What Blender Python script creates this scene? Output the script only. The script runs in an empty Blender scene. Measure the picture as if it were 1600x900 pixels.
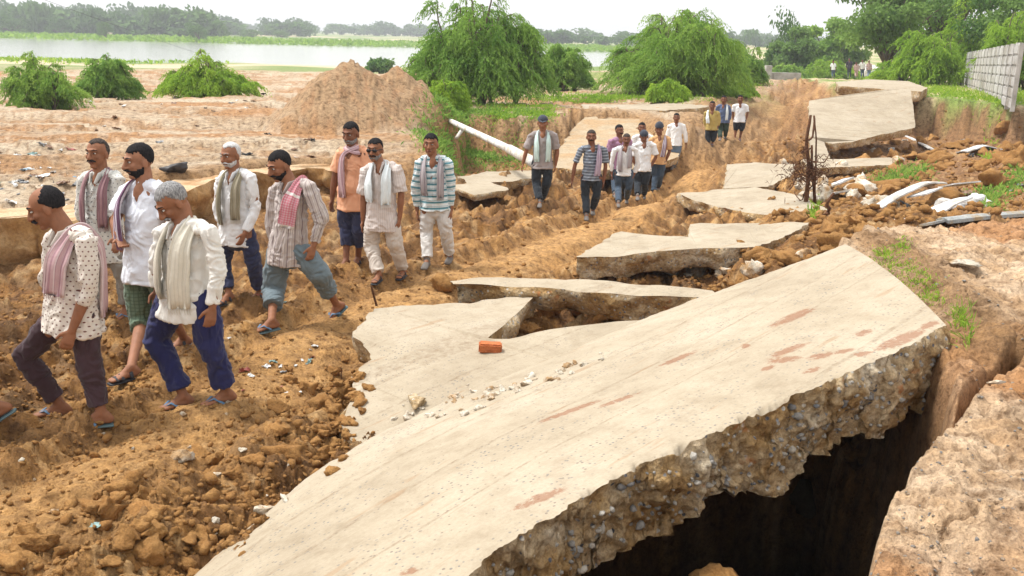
import bpy, bmesh, math, random
import numpy as np
from mathutils import Vector, Matrix
from mathutils.geometry import tessellate_polygon

S = bpy.context.scene
# ------------------------------------------------------------------ camera
CAMH = 2.9
FPX, CX, CY = 1500.0, 800.0, 450.0
PITCH, ROLL = math.atan(394/1500.0), math.radians(1.29)
_f = Vector((0, math.cos(PITCH), -math.sin(PITCH)))
_u0 = Vector((0, math.sin(PITCH), math.cos(PITCH)))
_r0 = Vector((1, 0, 0))
_r = _r0*math.cos(ROLL) + _u0*math.sin(ROLL)
_u = -_r0*math.sin(ROLL) + _u0*math.cos(ROLL)
cam_d = bpy.data.cameras.new('camera')
cam = bpy.data.objects.new('camera', cam_d)
S.collection.objects.link(cam)
cam.matrix_world = Matrix(((_r.x, _u.x, -_f.x, 0), (_r.y, _u.y, -_f.y, 0), (_r.z, _u.z, -_f.z, CAMH), (0, 0, 0, 1)))
cam_d.sensor_width = 36.0
cam_d.lens = 36.0*FPX/1600.0
cam_d.clip_start = 0.1
cam_d.clip_end = 6000
S.camera = cam
# ------------------------------------------------------------------ light
SUN_EL, SUN_AZ = math.radians(64), math.radians(-75)     # azimuth from +Y towards +X
w = bpy.data.worlds.new('World'); S.world = w; w.use_nodes = True
nt = w.node_tree; nt.nodes.clear()
sky = nt.nodes.new('ShaderNodeTexSky'); sky.sky_type = 'NISHITA'; sky.sun_disc = False
sky.sun_elevation = SUN_EL; sky.sun_rotation = SUN_AZ; sky.air_density = 1.0; sky.dust_density = 4.0; sky.ozone_density = 1.0
hs = nt.nodes.new('ShaderNodeHueSaturation'); hs.inputs['Saturation'].default_value = 0.18
mx = nt.nodes.new('ShaderNodeMix'); mx.data_type = 'RGBA'; mx.inputs['Factor'].default_value = 0.55
mx.inputs['B'].default_value = (7.9, 7.9, 7.9, 1)       # even cloud cover
bg = nt.nodes.new('ShaderNodeBackground'); bg.inputs['Strength'].default_value = 0.12
wo = nt.nodes.new('ShaderNodeOutputWorld')
nt.links.new(sky.outputs[0], hs.inputs['Color']); nt.links.new(hs.outputs[0], mx.inputs['A'])
nt.links.new(mx.outputs['Result'], bg.inputs[0]); nt.links.new(bg.outputs[0], wo.inputs[0])
sl = bpy.data.lights.new('sun', 'SUN'); sl.energy = 2.1; sl.angle = math.radians(13); sl.color = (1.0, 0.98, 0.94)
so = bpy.data.objects.new('sun', sl); S.collection.objects.link(so)
sd = Vector((math.sin(SUN_AZ)*math.cos(SUN_EL), math.cos(SUN_AZ)*math.cos(SUN_EL), math.sin(SUN_EL)))
so.rotation_euler = sd.to_track_quat('Z', 'Y').to_euler(); so.location = (0, 0, 30)
S.view_settings.view_transform = 'Standard'; S.view_settings.look = 'None'; S.view_settings.gamma = 1
S.view_settings.exposure = 0.9
try: S.view_settings.use_curve_mapping = False
except Exception: pass
S.cycles.max_bounces = 5; S.cycles.diffuse_bounces = 3; S.cycles.glossy_bounces = 2; S.cycles.transmission_bounces = 2
S.cycles.volume_bounces = 0; S.cycles.transparent_max_bounces = 6; S.cycles.use_denoising = True
S.cycles.caustics_reflective = False; S.cycles.caustics_refractive = False

# ------------------------------------------------------------------ pixel helpers (photo is 1600x900)
CAMP = Vector((0, 0, CAMH))
def ray(u, v): return _f + _r*((u-CX)/FPX) - _u*((v-CY)/FPX)
def P(u, v, z):
    d = ray(u, v)
    return CAMP + d*((z-CAMH)/d.z)
def PY(u, v, Y):
    d = ray(u, v)
    return CAMP + d*(Y/d.y)
def project(p):
    q = Vector(p)-CAMP; k = q.dot(_f)
    return CX+FPX*q.dot(_r)/k, CY-FPX*q.dot(_u)/k

# ------------------------------------------------------------------ numpy noise
_rs = np.random.RandomState(7)
_G2 = _rs.rand(4096)*2*np.pi
_GX, _GY = np.cos(_G2), np.sin(_G2)
def _h2(i, j, s=0): return ((i*73856093) ^ (j*19349663) ^ (s*83492791)) & 4095
def noise2(x, y, s=0):
    xi = np.floor(x).astype(np.int64); yi = np.floor(y).astype(np.int64)
    fx, fy = x-xi, y-yi
    ux, uy = fx*fx*fx*(fx*(fx*6-15)+10), fy*fy*fy*(fy*(fy*6-15)+10)
    def g(a, b):
        h = _h2(xi+a, yi+b, s)
        return _GX[h]*(fx-a)+_GY[h]*(fy-b)
    n0 = g(0, 0)*(1-ux)+g(1, 0)*ux; n1 = g(0, 1)*(1-ux)+g(1, 1)*ux
    return (n0*(1-uy)+n1*uy)*1.5
def fbm(x, y, o=4, s=0, g=.5):
    a = np.zeros_like(x); k = 1.0
    for i in range(o):
        a = a+k*noise2(x*2**i+i*17.3, y*2**i-i*9.1, s+i); k *= g
    return a
_V3 = _rs.rand(8192)*2-1
def noise3(p, s=0):
    p = np.asarray(p); i = np.floor(p).astype(np.int64); f = p-i; u = f*f*(3-2*f)
    r = 0
    for a in (0, 1):
        for b in (0, 1):
            for c in (0, 1):
                h = (((i[:, 0]+a)*73856093) ^ ((i[:, 1]+b)*19349663) ^ ((i[:, 2]+c)*83492791) ^ (s*2654435)) & 8191
                r = r+_V3[h]*(u[:, 0] if a else 1-u[:, 0])*(u[:, 1] if b else 1-u[:, 1])*(u[:, 2] if c else 1-u[:, 2])
    return r
def fbm3(p, o=3, s=0, g=.5):
    a = 0; k = 1.0
    for i in range(o): a = a+k*noise3(p*2**i+i*13.7, s+i); k *= g
    return a
_W = _rs.rand(4096, 3)
def worley(x, y, s=0):
    xi = np.floor(x).astype(np.int64); yi = np.floor(y).astype(np.int64)
    f1 = np.full(x.shape, 9.0); f2 = np.full(x.shape, 9.0); idv = np.zeros(x.shape)
    for a in (-1, 0, 1):
        for b in (-1, 0, 1):
            h = _h2(xi+a, yi+b, s+31)
            d = np.hypot(xi+a+_W[h, 0]-x, yi+b+_W[h, 1]-y)
            m = d < f1
            f2 = np.where(m, f1, np.minimum(f2, d)); idv = np.where(m, _W[h, 2], idv); f1 = np.where(m, d, f1)
    return f1, f2, idv
def sstep(a, b, x):
    t = np.clip((x-a)/(b-a), 0, 1); return t*t*(3-2*t)

def pdist(pts, x, y, closed=True):
    """signed distance to polygon (negative inside) or plain distance to polyline"""
    d = np.full(x.shape, 1e9); ins = np.zeros(x.shape, bool); n = len(pts)
    for i in range(n if closed else n-1):
        ax, ay = pts[i][0], pts[i][1]; bx, by = pts[(i+1) % n][0], pts[(i+1) % n][1]
        ex, ey = bx-ax, by-ay; l2 = ex*ex+ey*ey+1e-12
        t = np.clip(((x-ax)*ex+(y-ay)*ey)/l2, 0, 1)
        d = np.minimum(d, (x-ax-t*ex)**2+(y-ay-t*ey)**2)
        if closed:
            c = ((ay > y) != (by > y))
            with np.errstate(divide='ignore', invalid='ignore'):
                xx = ax+(y-ay)*ex/(ey if abs(ey) > 1e-12 else 1e-12)
            ins ^= (c & (x < xx))
    d = np.sqrt(d)
    return np.where(ins, -d, d) if closed else d

# ------------------------------------------------------------------ object helpers
COL = S.collection
def mesh_obj(name, verts, faces, mat=None, parent=None, smooth=False, mats=None, midx=None, attrs=None):
    me = bpy.data.meshes.new(name)
    V = np.asarray(verts, dtype=np.float32).reshape(-1, 3)
    if isinstance(faces, np.ndarray):
        k = faces.shape[1]
        me.vertices.add(len(V)); me.vertices.foreach_set('co', V.ravel())
        me.loops.add(faces.size); me.loops.foreach_set('vertex_index', faces.ravel().astype(np.int32))
        me.polygons.add(len(faces)); me.polygons.foreach_set('loop_start', np.arange(0, faces.size, k, dtype=np.int32))
        me.update(calc_edges=True)
    else:
        me.from_pydata([tuple(v) for v in V], [], faces)
    if mats:
        for m in mats: me.materials.append(m)
        if midx is not None: me.polygons.foreach_set('material_index', np.asarray(midx, dtype=np.int32))
    elif mat: me.materials.append(mat)
    if smooth: me.polygons.foreach_set('use_smooth', np.ones(len(me.polygons), bool))
    if attrs:
        for an, (typ, data) in attrs.items():
            if typ == 'COLOR':
                a = me.color_attributes.new(an, 'FLOAT_COLOR', 'POINT')
                d = np.ones((len(V), 4), np.float32); d[:, :3] = data; a.data.foreach_set('color', d.ravel())
            elif typ == 'VEC':
                a = me.attributes.new(an, 'FLOAT_VECTOR', 'POINT'); a.data.foreach_set('vector', np.asarray(data, np.float32).ravel())
            elif typ == 'FLOAT':
                a = me.attributes.new(an, 'FLOAT', 'POINT'); a.data.foreach_set('value', np.asarray(data, np.float32).ravel())
    me.update(); me.validate()
    o = bpy.data.objects.new(name, me); COL.objects.link(o)
    if parent is not None: o.parent = parent
    return o
def tag(o, label=None, cat=None, group=None, kind=None):
    if label: o['label'] = label
    if cat: o['category'] = cat
    if group: o['group'] = group
    if kind: o['kind'] = kind
    return o
def empty(name, loc, label=None, cat=None, group=None):
    o = bpy.data.objects.new(name, None); COL.objects.link(o); o.location = loc; o.empty_display_size = .1
    return tag(o, label, cat, group)
def copy_tree(o, parent=None):
    c = o.copy(); COL.objects.link(c); c.parent = parent
    for ch in list(o.children): copy_tree(ch, c)
    return c

# ------------------------------------------------------------------ materials
def mat(name, col=(.5, .5, .5), rough=.85, build=None, spec=.3):
    m = bpy.data.materials.new(name); m.use_nodes = True
    n = m.node_tree; b = n.nodes['Principled BSDF']
    b.inputs['Base Color'].default_value = (*col, 1); b.inputs['Roughness'].default_value = rough
    b.inputs['Specular IOR Level'].default_value = spec
    if build: build(n, b)
    return m
def N(n, t, **k):
    o = n.nodes.new('ShaderNode'+t)
    for a, v in k.items():
        if a.startswith('i_'): o.inputs[a[2:].replace('_', ' ')].default_value = v
        else: setattr(o, a, v)
    return o
def ramp(n, src, stops):
    r = N(n, 'ValToRGB'); e = r.color_ramp.elements
    while len(e) < len(stops): e.new(.5)
    for i, (p, c) in enumerate(stops):
        e[i].position = p; e[i].color = (*c, 1) if len(c) == 3 else c
    n.links.new(src, r.inputs[0]); return r.outputs[0]
def noise_tex(n, vec, scale, detail=4, rough=.6, dist=0):
    t = N(n, 'TexNoise'); t.inputs['Scale'].default_value = scale; t.inputs['Detail'].default_value = detail
    t.inputs['Roughness'].default_value = rough; t.inputs['Distortion'].default_value = dist
    if vec is not None: n.links.new(vec, t.inputs['Vector'])
    return t.outputs['Fac']
def mixc(n, f, a, b, bt='MIX'):
    m = N(n, 'Mix', data_type='RGBA', blend_type=bt)
    for s, v in (('Factor', f), ('A', a), ('B', b)):
        if isinstance(v, (int, float)): m.inputs[s].default_value = v
        elif isinstance(v, tuple): m.inputs[s].default_value = (*v, 1) if len(v) == 3 else v
        else: n.links.new(v, m.inputs[s])
    return m.outputs['Result']
def bump(n, b, h, strength=.4, dist=.02, prev=None):
    bp = N(n, 'Bump'); bp.inputs['Strength'].default_value = strength; bp.inputs['Distance'].default_value = dist
    n.links.new(h, bp.inputs['Height'])
    if prev is not None: n.links.new(prev, bp.inputs['Normal'])
    n.links.new(bp.outputs[0], b.inputs['Normal']); return bp.outputs[0]
def objco(n): return N(n, 'TexCoord').outputs['Object']
def mapping(n, vec, scale=(1, 1, 1), rot=(0, 0, 0)):
    m = N(n, 'Mapping'); m.inputs['Scale'].default_value = scale; m.inputs['Rotation'].default_value = rot
    n.links.new(vec, m.inputs['Vector']); return m.outputs[0]
def attr(n, name): return N(n, 'Attribute', attribute_name=name)
def geo_pos(n): return N(n, 'NewGeometry').outputs['Position']

def _ground(n, b):
    pos = geo_pos(n); a = attr(n, 'gcol').outputs['Color']
    f1 = noise_tex(n, pos, 9, 6, .65); f2 = noise_tex(n, pos, 42, 5, .75)
    c = mixc(n, 1.0, a, ramp(n, f1, [(.32, (.40, .34, .28)), (.47, (.92, .90, .88)), (.68, (1.32, 1.30, 1.25))]), 'MULTIPLY')
    c = mixc(n, .8, c, ramp(n, f2, [(.32, (.50, .46, .42)), (.52, (1, 1, 1)), (.7, (1.25, 1.25, 1.2))]), 'MULTIPLY')
    n.links.new(c, b.inputs['Base Color'])
    p = bump(n, b, f1, .9, .06); bump(n, b, f2, 1.0, .022, p)
M = {}
M['ground'] = mat('ground', rough=.9, build=_ground, spec=.25)

def _concrete(n, b):
    """smooth sandy top face with long grooves (UV runs along the road)"""
    uv = N(n, 'TexCoord').outputs['UV']; pos = geo_pos(n)
    mid_ = noise_tex(n, pos, 26, 4, .7); big = noise_tex(n, pos, 1.1, 5, .6); fine = noise_tex(n, pos, 55, 5, .7)
    grain = noise_tex(n, mapping(n, uv, (1.2, 22, 1)), 2.2, 6, .65, .4)
    c = ramp(n, big, [(.25, (.30, .245, .172)), (.5, (.365, .305, .22)), (.8, (.42, .36, .275))])
    mot = noise_tex(n, pos, 5, 6, .7); c = mixc(n, .7, c, ramp(n, mot, [(.3, (.76, .72, .68)), (.5, (1, 1, 1)), (.7, (1.1, 1.1, 1.12))]), 'MULTIPLY')
    c = mixc(n, .25, c, ramp(n, grain, [(.3, (.74, .68, .6)), (.5, (1, 1, 1)), (.75, (1.08, 1.08, 1.08))]), 'MULTIPLY')
    # pitted exposed-aggregate streaks
    st = ramp(n, noise_tex(n, mapping(n, uv, (.5, 1.8, 1)), 2.0, 4, .6), [(.44, (0, 0, 0)), (.60, (1, 1, 1))])
    pit = N(n, 'TexVoronoi'); pit.inputs['Scale'].default_value = 34; n.links.new(pos, pit.inputs['Vector'])
    pf = ramp(n, pit.outputs['Distance'], [(.20, (1, 1, 1)), (.32, (0, 0, 0))])
    keep = ramp(n, pit.outputs['Color'], [(.40, (0, 0, 0)), (.45, (1, 1, 1))])
    m = mixc(n, 1.0, mixc(n, 1.0, pf, keep, 'MULTIPLY'), st, 'MULTIPLY')
    c = mixc(n, m, c, (.16, .15, .14))
    pf2 = ramp(n, pit.outputs['Distance'], [(.12, (1, 1, 1)), (.24, (0, 0, 0))])
    keep2 = ramp(n, pit.outputs['Color'], [(.66, (0, 0, 0)), (.70, (1, 1, 1))])
    c = mixc(n, mixc(n, 1.0, pf2, keep2, 'MULTIPLY'), c, (.22, .17, .12))
    # grooves
    wv = N(n, 'TexWave', wave_type='BANDS', bands_direction='Y'); wv.inputs['Scale'].default_value = .48
    wv.inputs['Distortion'].default_value = 1.1; wv.inputs['Detail'].default_value = 3; wv.inputs['Detail Scale'].default_value = .35
    sx = N(n, 'SeparateXYZ'); n.links.new(uv, sx.inputs[0]); nz1 = N(n, 'TexNoise', noise_dimensions='1D'); nz1.inputs['Scale'].default_value = 1.1; nz1.inputs['Detail'].default_value = 1
    n.links.new(sx.outputs['Y'], nz1.inputs['W']); ma = N(n, 'Math', operation='MULTIPLY_ADD'); n.links.new(nz1.outputs['Fac'], ma.inputs[0]); ma.inputs[1].default_value = 1.7; n.links.new(sx.outputs['Y'], ma.inputs[2])
    cb = N(n, 'CombineXYZ'); n.links.new(sx.outputs['X'], cb.inputs[0]); n.links.new(ma.outputs[0], cb.inputs[1]); n.links.new(cb.outputs[0], wv.inputs['Vector'])
    g = ramp(n, wv.outputs['Fac'], [(.0, (1, 1, 1)), (.004, (1, 1, 1)), (.012, (0, 0, 0))])
    gb = ramp(n, noise_tex(n, mapping(n, uv, (3, 3, 1)), 5, 6, .8), [(.44, (0, 0, 0)), (.64, (.6, .6, .6))])
    gm = mixc(n, 1.0, g, gb, 'MULTIPLY'); c = mixc(n, gm, c, (.22, .15, .09))
    # rusty mud streaks
    rs = ramp(n, noise_tex(n, mapping(n, uv, (.9, 7, 1)), 1.35, 3, .55), [(.63, (0, 0, 0)), (.68, (1, 1, 1))])
    c = mixc(n, mixc(n, 1.0, rs, (.5, .5, .5), 'MULTIPLY'), c, (.30, .19, .105))
    sa = attr(n, 'stain').outputs['Fac']; sm_ = ramp(n, mixc(n, 1.0, sa, ramp(n, mid_, [(.3, (.3, .3, .3)), (.6, (1.2, 1.2, 1.2))]), 'MULTIPLY'), [(.30, (0, 0, 0)), (.55, (.62, .62, .62))])
    c = mixc(n, sm_, c, (.21, .072, .028))
    c = mixc(n, .55, c, ramp(n, fine, [(.3, (.82, .80, .77)), (.6, (1.06, 1.06, 1.06))]), 'MULTIPLY')
    n.links.new(c, b.inputs['Base Color'])
    p = bump(n, b, fine, .35, .006); p = bump(n, b, grain, .3, .012, p)
    inv = N(n, 'Invert'); n.links.new(gm, inv.inputs['Color']); bump(n, b, inv.outputs[0], .5, .01, p)
M['concrete'] = mat('concrete_top', rough=.88, build=_concrete)

def _broken(n, b):
    """fractured edge: mud-stained matrix with pale and dark stones"""
    pos = geo_pos(n)
    big = noise_tex(n, pos, 2.6, 5, .65); mid = noise_tex(n, pos, 14, 6, .7); fine = noise_tex(n, pos, 80, 4, .7)
    c = ramp(n, big, [(.30, (.27, .15, .055)), (.43, (.43, .28, .125)), (.55, (.57, .44, .275)), (.70, (.68, .60, .47))])
    c = mixc(n, .9, c, ramp(n, mid, [(.32, (.42, .36, .3)), (.5, (.95, .93, .9)), (.7, (1.25, 1.25, 1.25))]), 'MULTIPLY')
    v = N(n, 'TexVoronoi'); v.inputs['Scale'].default_value = 24; n.links.new(pos, v.inputs['Vector'])
    shp = ramp(n, v.outputs['Distance'], [(.26, (1, 1, 1)), (.36, (0, 0, 0))])
    sel = ramp(n, v.outputs['Color'], [(.58, (0, 0, 0)), (.6, (1, 1, 1))])
    sc = ramp(n, noise_tex(n, pos, 11, 2), [(.40, (.12, .13, .15)), (.46, (.30, .30, .31)), (.54, (.62, .58, .50))])
    c = mixc(n, mixc(n, 1.0, shp, sel, 'MULTIPLY'), c, sc)
    o = ramp(n, noise_tex(n, pos, 5.5, 3), [(.64, (0, 0, 0)), (.70, (.75, .75, .75))])
    c = mixc(n, o, c, (.48, .20, .07))
    c = mixc(n, .7, c, ramp(n, fine, [(.3, (.55, .53, .5)), (.6, (1.1, 1.1, 1.1))]), 'MULTIPLY')
    n.links.new(c, b.inputs['Base Color'])
    p = bump(n, b, mid, .8, .05); p = bump(n, b, v.outputs['Distance'], .6, .03, p); bump(n, b, fine, .7, .012, p)
M['broken'] = mat('broken_concrete', rough=.93, build=_broken, spec=.2)

def rockmat(name, c0, c1, sc=7, stain=None):
    def f(n, b):
        oi = N(n, 'ObjectInfo').outputs['Random']; pos = geo_pos(n)
        t = noise_tex(n, pos, sc, 6, .65); t2 = noise_tex(n, pos, sc*7, 4, .7)
        c = ramp(n, t, [(.3, c0), (.7, c1)])
        if stain: c = mixc(n, ramp(n, noise_tex(n, pos, sc*.6, 4), [(.45, (0, 0, 0)), (.62, (1, 1, 1))]), c, stain)
        c = mixc(n, .8, c, ramp(n, t2, [(.3, (.6, .58, .55)), (.6, (1.1, 1.1, 1.1))]), 'MULTIPLY')
        c = mixc(n, .6, c, ramp(n, oi, [(0, (.8, .78, .75)), (1, (1.15, 1.15, 1.15))]), 'MULTIPLY')
        n.links.new(c, b.inputs['Base Color']); p = bump(n, b, t, .9, .04); bump(n, b, t2, .9, .012, p)
    return mat(name, rough=.92, build=f, spec=.2)
M['clod'] = rockmat('mud_clod', (.22, .108, .033), (.42, .23, .082), 9, (.31, .155, .05))
M['pale'] = rockmat('pale_stone', (.50, .44, .34), (.74, .69, .60), 9, (.42, .27, .14))
M['grit'] = rockmat('grey_stone', (.22, .21, .20), (.42, .40, .37), 14, (.40, .28, .17))
M['clod_shade'] = rockmat('shade_painted_mud', (.018, .014, .009), (.045, .034, .022), 6)  # near-black base colour stands in for the shade inside the hollow
M['mudwall'] = rockmat('caked_mud', (.30, .17, .065), (.56, .38, .20), 3.5, (.36, .20, .075))
# ================================================================== TERRAIN
def W2(pts): return [(P(u, v, z).x, P(u, v, z).y) for (u, v, z) in pts]
def idw(ctrl, x, y):
    X = [P(u, v, z) for (u, v, z) in ctrl]
    th = np.arctan2(x, y); lr = np.log(np.hypot(x, y)+1e-6)
    num = np.zeros_like(x); den = np.zeros_like(x)
    for p, c in zip(X, ctrl):
        d2 = (th-math.atan2(p.x, p.y))**2*1.5+(lr-math.log(math.hypot(p.x, p.y)))**2
        wt = 1.0/(d2+.0012)**2.0
        num += wt*c[2]; den += wt
    return num/den
PATH_C = [(100, 660, 0), (400, 520, 0), (300, 640, 0), (540, 420, 0), (620, 430, 0), (690, 412, 0), (750, 350, -.1), (843, 320, -.25),
 (920, 342, -.5), (1000, 310, -.9), (968, 322, -.8), (1050, 265, -.95), (1112, 230, -.85), (1150, 217, -.85), (1190, 175, -.4), (1222, 145, .25), (1250, 124, .85),
 (1290, 122, .85), (1230, 200, -.45), (1290, 160, .35),
 (50, 850, .12), (200, 800, .12), (400, 760, .05), (100, 1050, .05), (-300, 900, 0), (-300, 600, 0), (0, 500, -.05), (200, 500, 0), (500, 640, -.05), (560, 600, -.1),
 (0, 440, -.15), (300, 400, -.1), (450, 350, -.05), (600, 320, 0), (760, 285, -.1), (860, 275, -.2), (650, 540, -.1), (600, 620, -.15), (800, 470, -.15), (1000, 470, -.15),
 (1300, 300, .1), (1450, 280, 0), (1620, 270, 0), (1450, 238, -.35), (1600, 222, -.35), (1380, 330, .45), (1200, 230, -.3), (1180, 270, -.35),
 (1100, 320, -.3), (1250, 338, .05), (1000, 362, -.2), (900, 410, -.15), (1100, 420, -.1), (800, 430, -.05), (1200, 400, .2), (1330, 232, -.3), (1290, 380, .6),
 (1300, 900, -.2), (1100, 900, -.1), (700, 1200, 0), (2200, 300, .3)]
PLAIN_C = [(-300, 330, .5), (60, 320, .5), (0, 280, .5), (200, 250, .48), (400, 240, .48), (600, 240, .45), (0, 200, .4), (300, 170, .35), (500, 200, .4), (100, 135, .25),
 (400, 125, 0), (300, 112, -.4), (0, 104, -1.0), (300, 104, -1.0), (600, 112, -.9), (560, 140, .1), (760, 170, .45), (850, 185, .5), (950, 165, .5), (1050, 170, .55), (1150, 142, .6), (1000, 120, .3),
 (1200, 120, .85), (900, 110, -.6), (1100, 100, .3), (700, 120, -.2), (-600, 200, .4), (-500, 110, -1.0)]
PLAIN_POLY = W2([(-1200, 470, .5), (-200, 350, .5), (60, 326, .5), (150, 315, .5), (270, 282, .5), (430, 258, .5), (560, 254, .5), (640, 248, .5), (690, 222, .5), (720, 178, .5), (800, 186, .5), (872, 190, .5), (905, 174, .5),
 (1000, 178, .5), (1055, 196, .5), (1095, 168, .6), (1150, 146, .6), (1195, 126, .8), (1215, 119, .85)])+[(60, 200), (120, 3000), (-4000, 3000), (-4000, 4), (-40, 3)]
FARB_POLY = W2([(1200, 122, .85), (1255, 121, .85), (1300, 127, .9), (1380, 142, 1.05), (1440, 152, 1.0), (1520, 158, 1.0), (1610, 167, 1.0), (1800, 185, 1.0), (2600, 260, 1.0)])+[(4000, 100), (4000, 3000), (120, 3000), (50, 200)]
NEAR_POLY = W2([(1330, 1300, 1.15), (1330, 1000, 1.15), (1337, 900, 1.15), (1347, 858, 1.15), (1382, 758, 1.15), (1425, 705, 1.15), (1452, 678, 1.15), (1482, 640, 1.15), (1482, 600, 1.12), (1462, 545, 1.1), (1400, 470, 1.1), (1345, 412, 1.08), (1312, 398, 1.0),
 (1345, 372, 1.0), (1400, 368, 1.0), (1480, 352, 1.0), (1620, 337, 1.0), (1900, 330, 1.0), (2800, 330, 1.0)])+[(60, 6), (60, -60), (-60, -60), (-3, -3), (-1.0, 1.2), (.8, 1.6)]
PIT_POLY = W2([(1332, 1010, 1.15), (1337, 900, 1.15), (1347, 858, 1.15), (1382, 758, 1.15), (1425, 705, 1.15), (1452, 678, 1.15), (1486, 636, 1.15), (1474, 595, 1.1), (1440, 550, 1.1), (1300, 500, .8), (1000, 600, .5), (760, 740, .4), (560, 900, .3), (560, 1100, .3)])
RIVER = W2([(-900, 84, -1.5), (0, 93, -1.5), (300, 97, -1.5), (450, 101, -1.5), (630, 104, -1.5), (800, 104, -1.5), (1010, 100, -1.5), (1030, 86, -1.5), (930, 80, -1.5), (630, 72.5, -1.5), (300, 63, -1.5), (0, 54.5, -1.5), (-900, 35, -1.5)])
PATHLINE = [(P(u, v, z).x, P(u, v, z).y) for u, v, z in [(1300, 119, 1.1), (1262, 123, 1.1), (1225, 152, .5), (1170, 215, -.5), (1080, 280, -.6), (985, 330, -.4), (900, 372, -.2), (760, 420, 0), (620, 465, 0), (500, 520, 0), (400, 600, 0), (200, 730, 0), (-150, 950, 0)]]
RIDGE = W2([(1380, 384, 1.05), (1435, 420, 1.1), (1500, 475, 1.12), (1545, 515, 1.15), (1565, 540, 1.15)])
CRACK = W2([(1470, 652, 1.15), (1530, 592, 1.15), (1562, 568, 1.15), (1592, 548, 1.15)])
GULLY = W2([(655, 222, .5), (690, 186, .5), (760, 190, .5), (868, 226, 0), (866, 262, -.2), (780, 258, -.1), (700, 256, .2)])

def base_h(x, y):
    r = np.hypot(x, y)
    hp = idw(PATH_C, x, y); hl = idw(PLAIN_C, x, y)
    jag = .22*fbm(x*.9, y*.9, 3, 3)+.10*fbm(x*4, y*4, 2, 5)
    dpl = pdist(PLAIN_POLY, x, y); dfb = pdist(FARB_POLY, x, y); dnb = pdist(NEAR_POLY, x, y); dpt = pdist(PIT_POLY, x, y)
    tw_ = .45+2.2*sstep(24, 31, r)*sstep(2.5, 5.5, x); mpl = 1-sstep(-.15, tw_, dpl+jag*np.clip(r/18, .4, 1.6)); mfb = 1-sstep(-.1, .55, dfb+jag*1.5)
    mnb = 1-sstep(-.04, .16, dnb+jag*.35)
    h = hp*(1-mpl)+hl*mpl
    hfar = np.interp(r, [0, 34, 46, 56, 90, 200, 500, 3000], [1.0, 1.0, 1.0, .82, -.28, -.6, .5, 1.5])
    h = h*(1-mfb)+hfar*mfb
    hn = 1.13+.07*noise2(x*.35, y*.35, 9)-.10*sstep(7, 13, r)
    h = h*(1-mnb)+hn*mnb
    mpt = 1-sstep(-.10, .05, dpt+jag*.22)
    h = h*(1-mpt)+(-1.3)*mpt
    gl = 1-sstep(-1.2, .3, pdist(GULLY, x, y))
    h = h-.75*gl*(1-mnb)
    cr = np.exp(-(pdist(CRACK, x, y, False)/.035)**2)*mnb; h = h-.34*cr
    rg = pdist(RIDGE, x, y, False); h = h+.06*np.exp(-(rg/.18)**2)*mnb
    far = sstep(75, 115, r)
    drv = pdist(RIVER, x, y)
    hr = np.where(y < 200, -1.15, np.interp(r, [300, 420, 800, 3000], [-1.2, -.6, .5, 3]))
    left = 1-sstep(20, 60, x-.12*r)
    k = far*left
    h = h*(1-k)+hr*k
    h = np.where(r > 60, h*(sstep(-2, 12, drv))+(-3.2)*(1-sstep(-2, 12, drv)), h)
    return h, dict(pl=mpl, fb=mfb, nb=mnb, pt=mpt, gl=gl, far=k, drv=drv, dpl=dpl, dfb=dfb, dnb=dnb)

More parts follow.
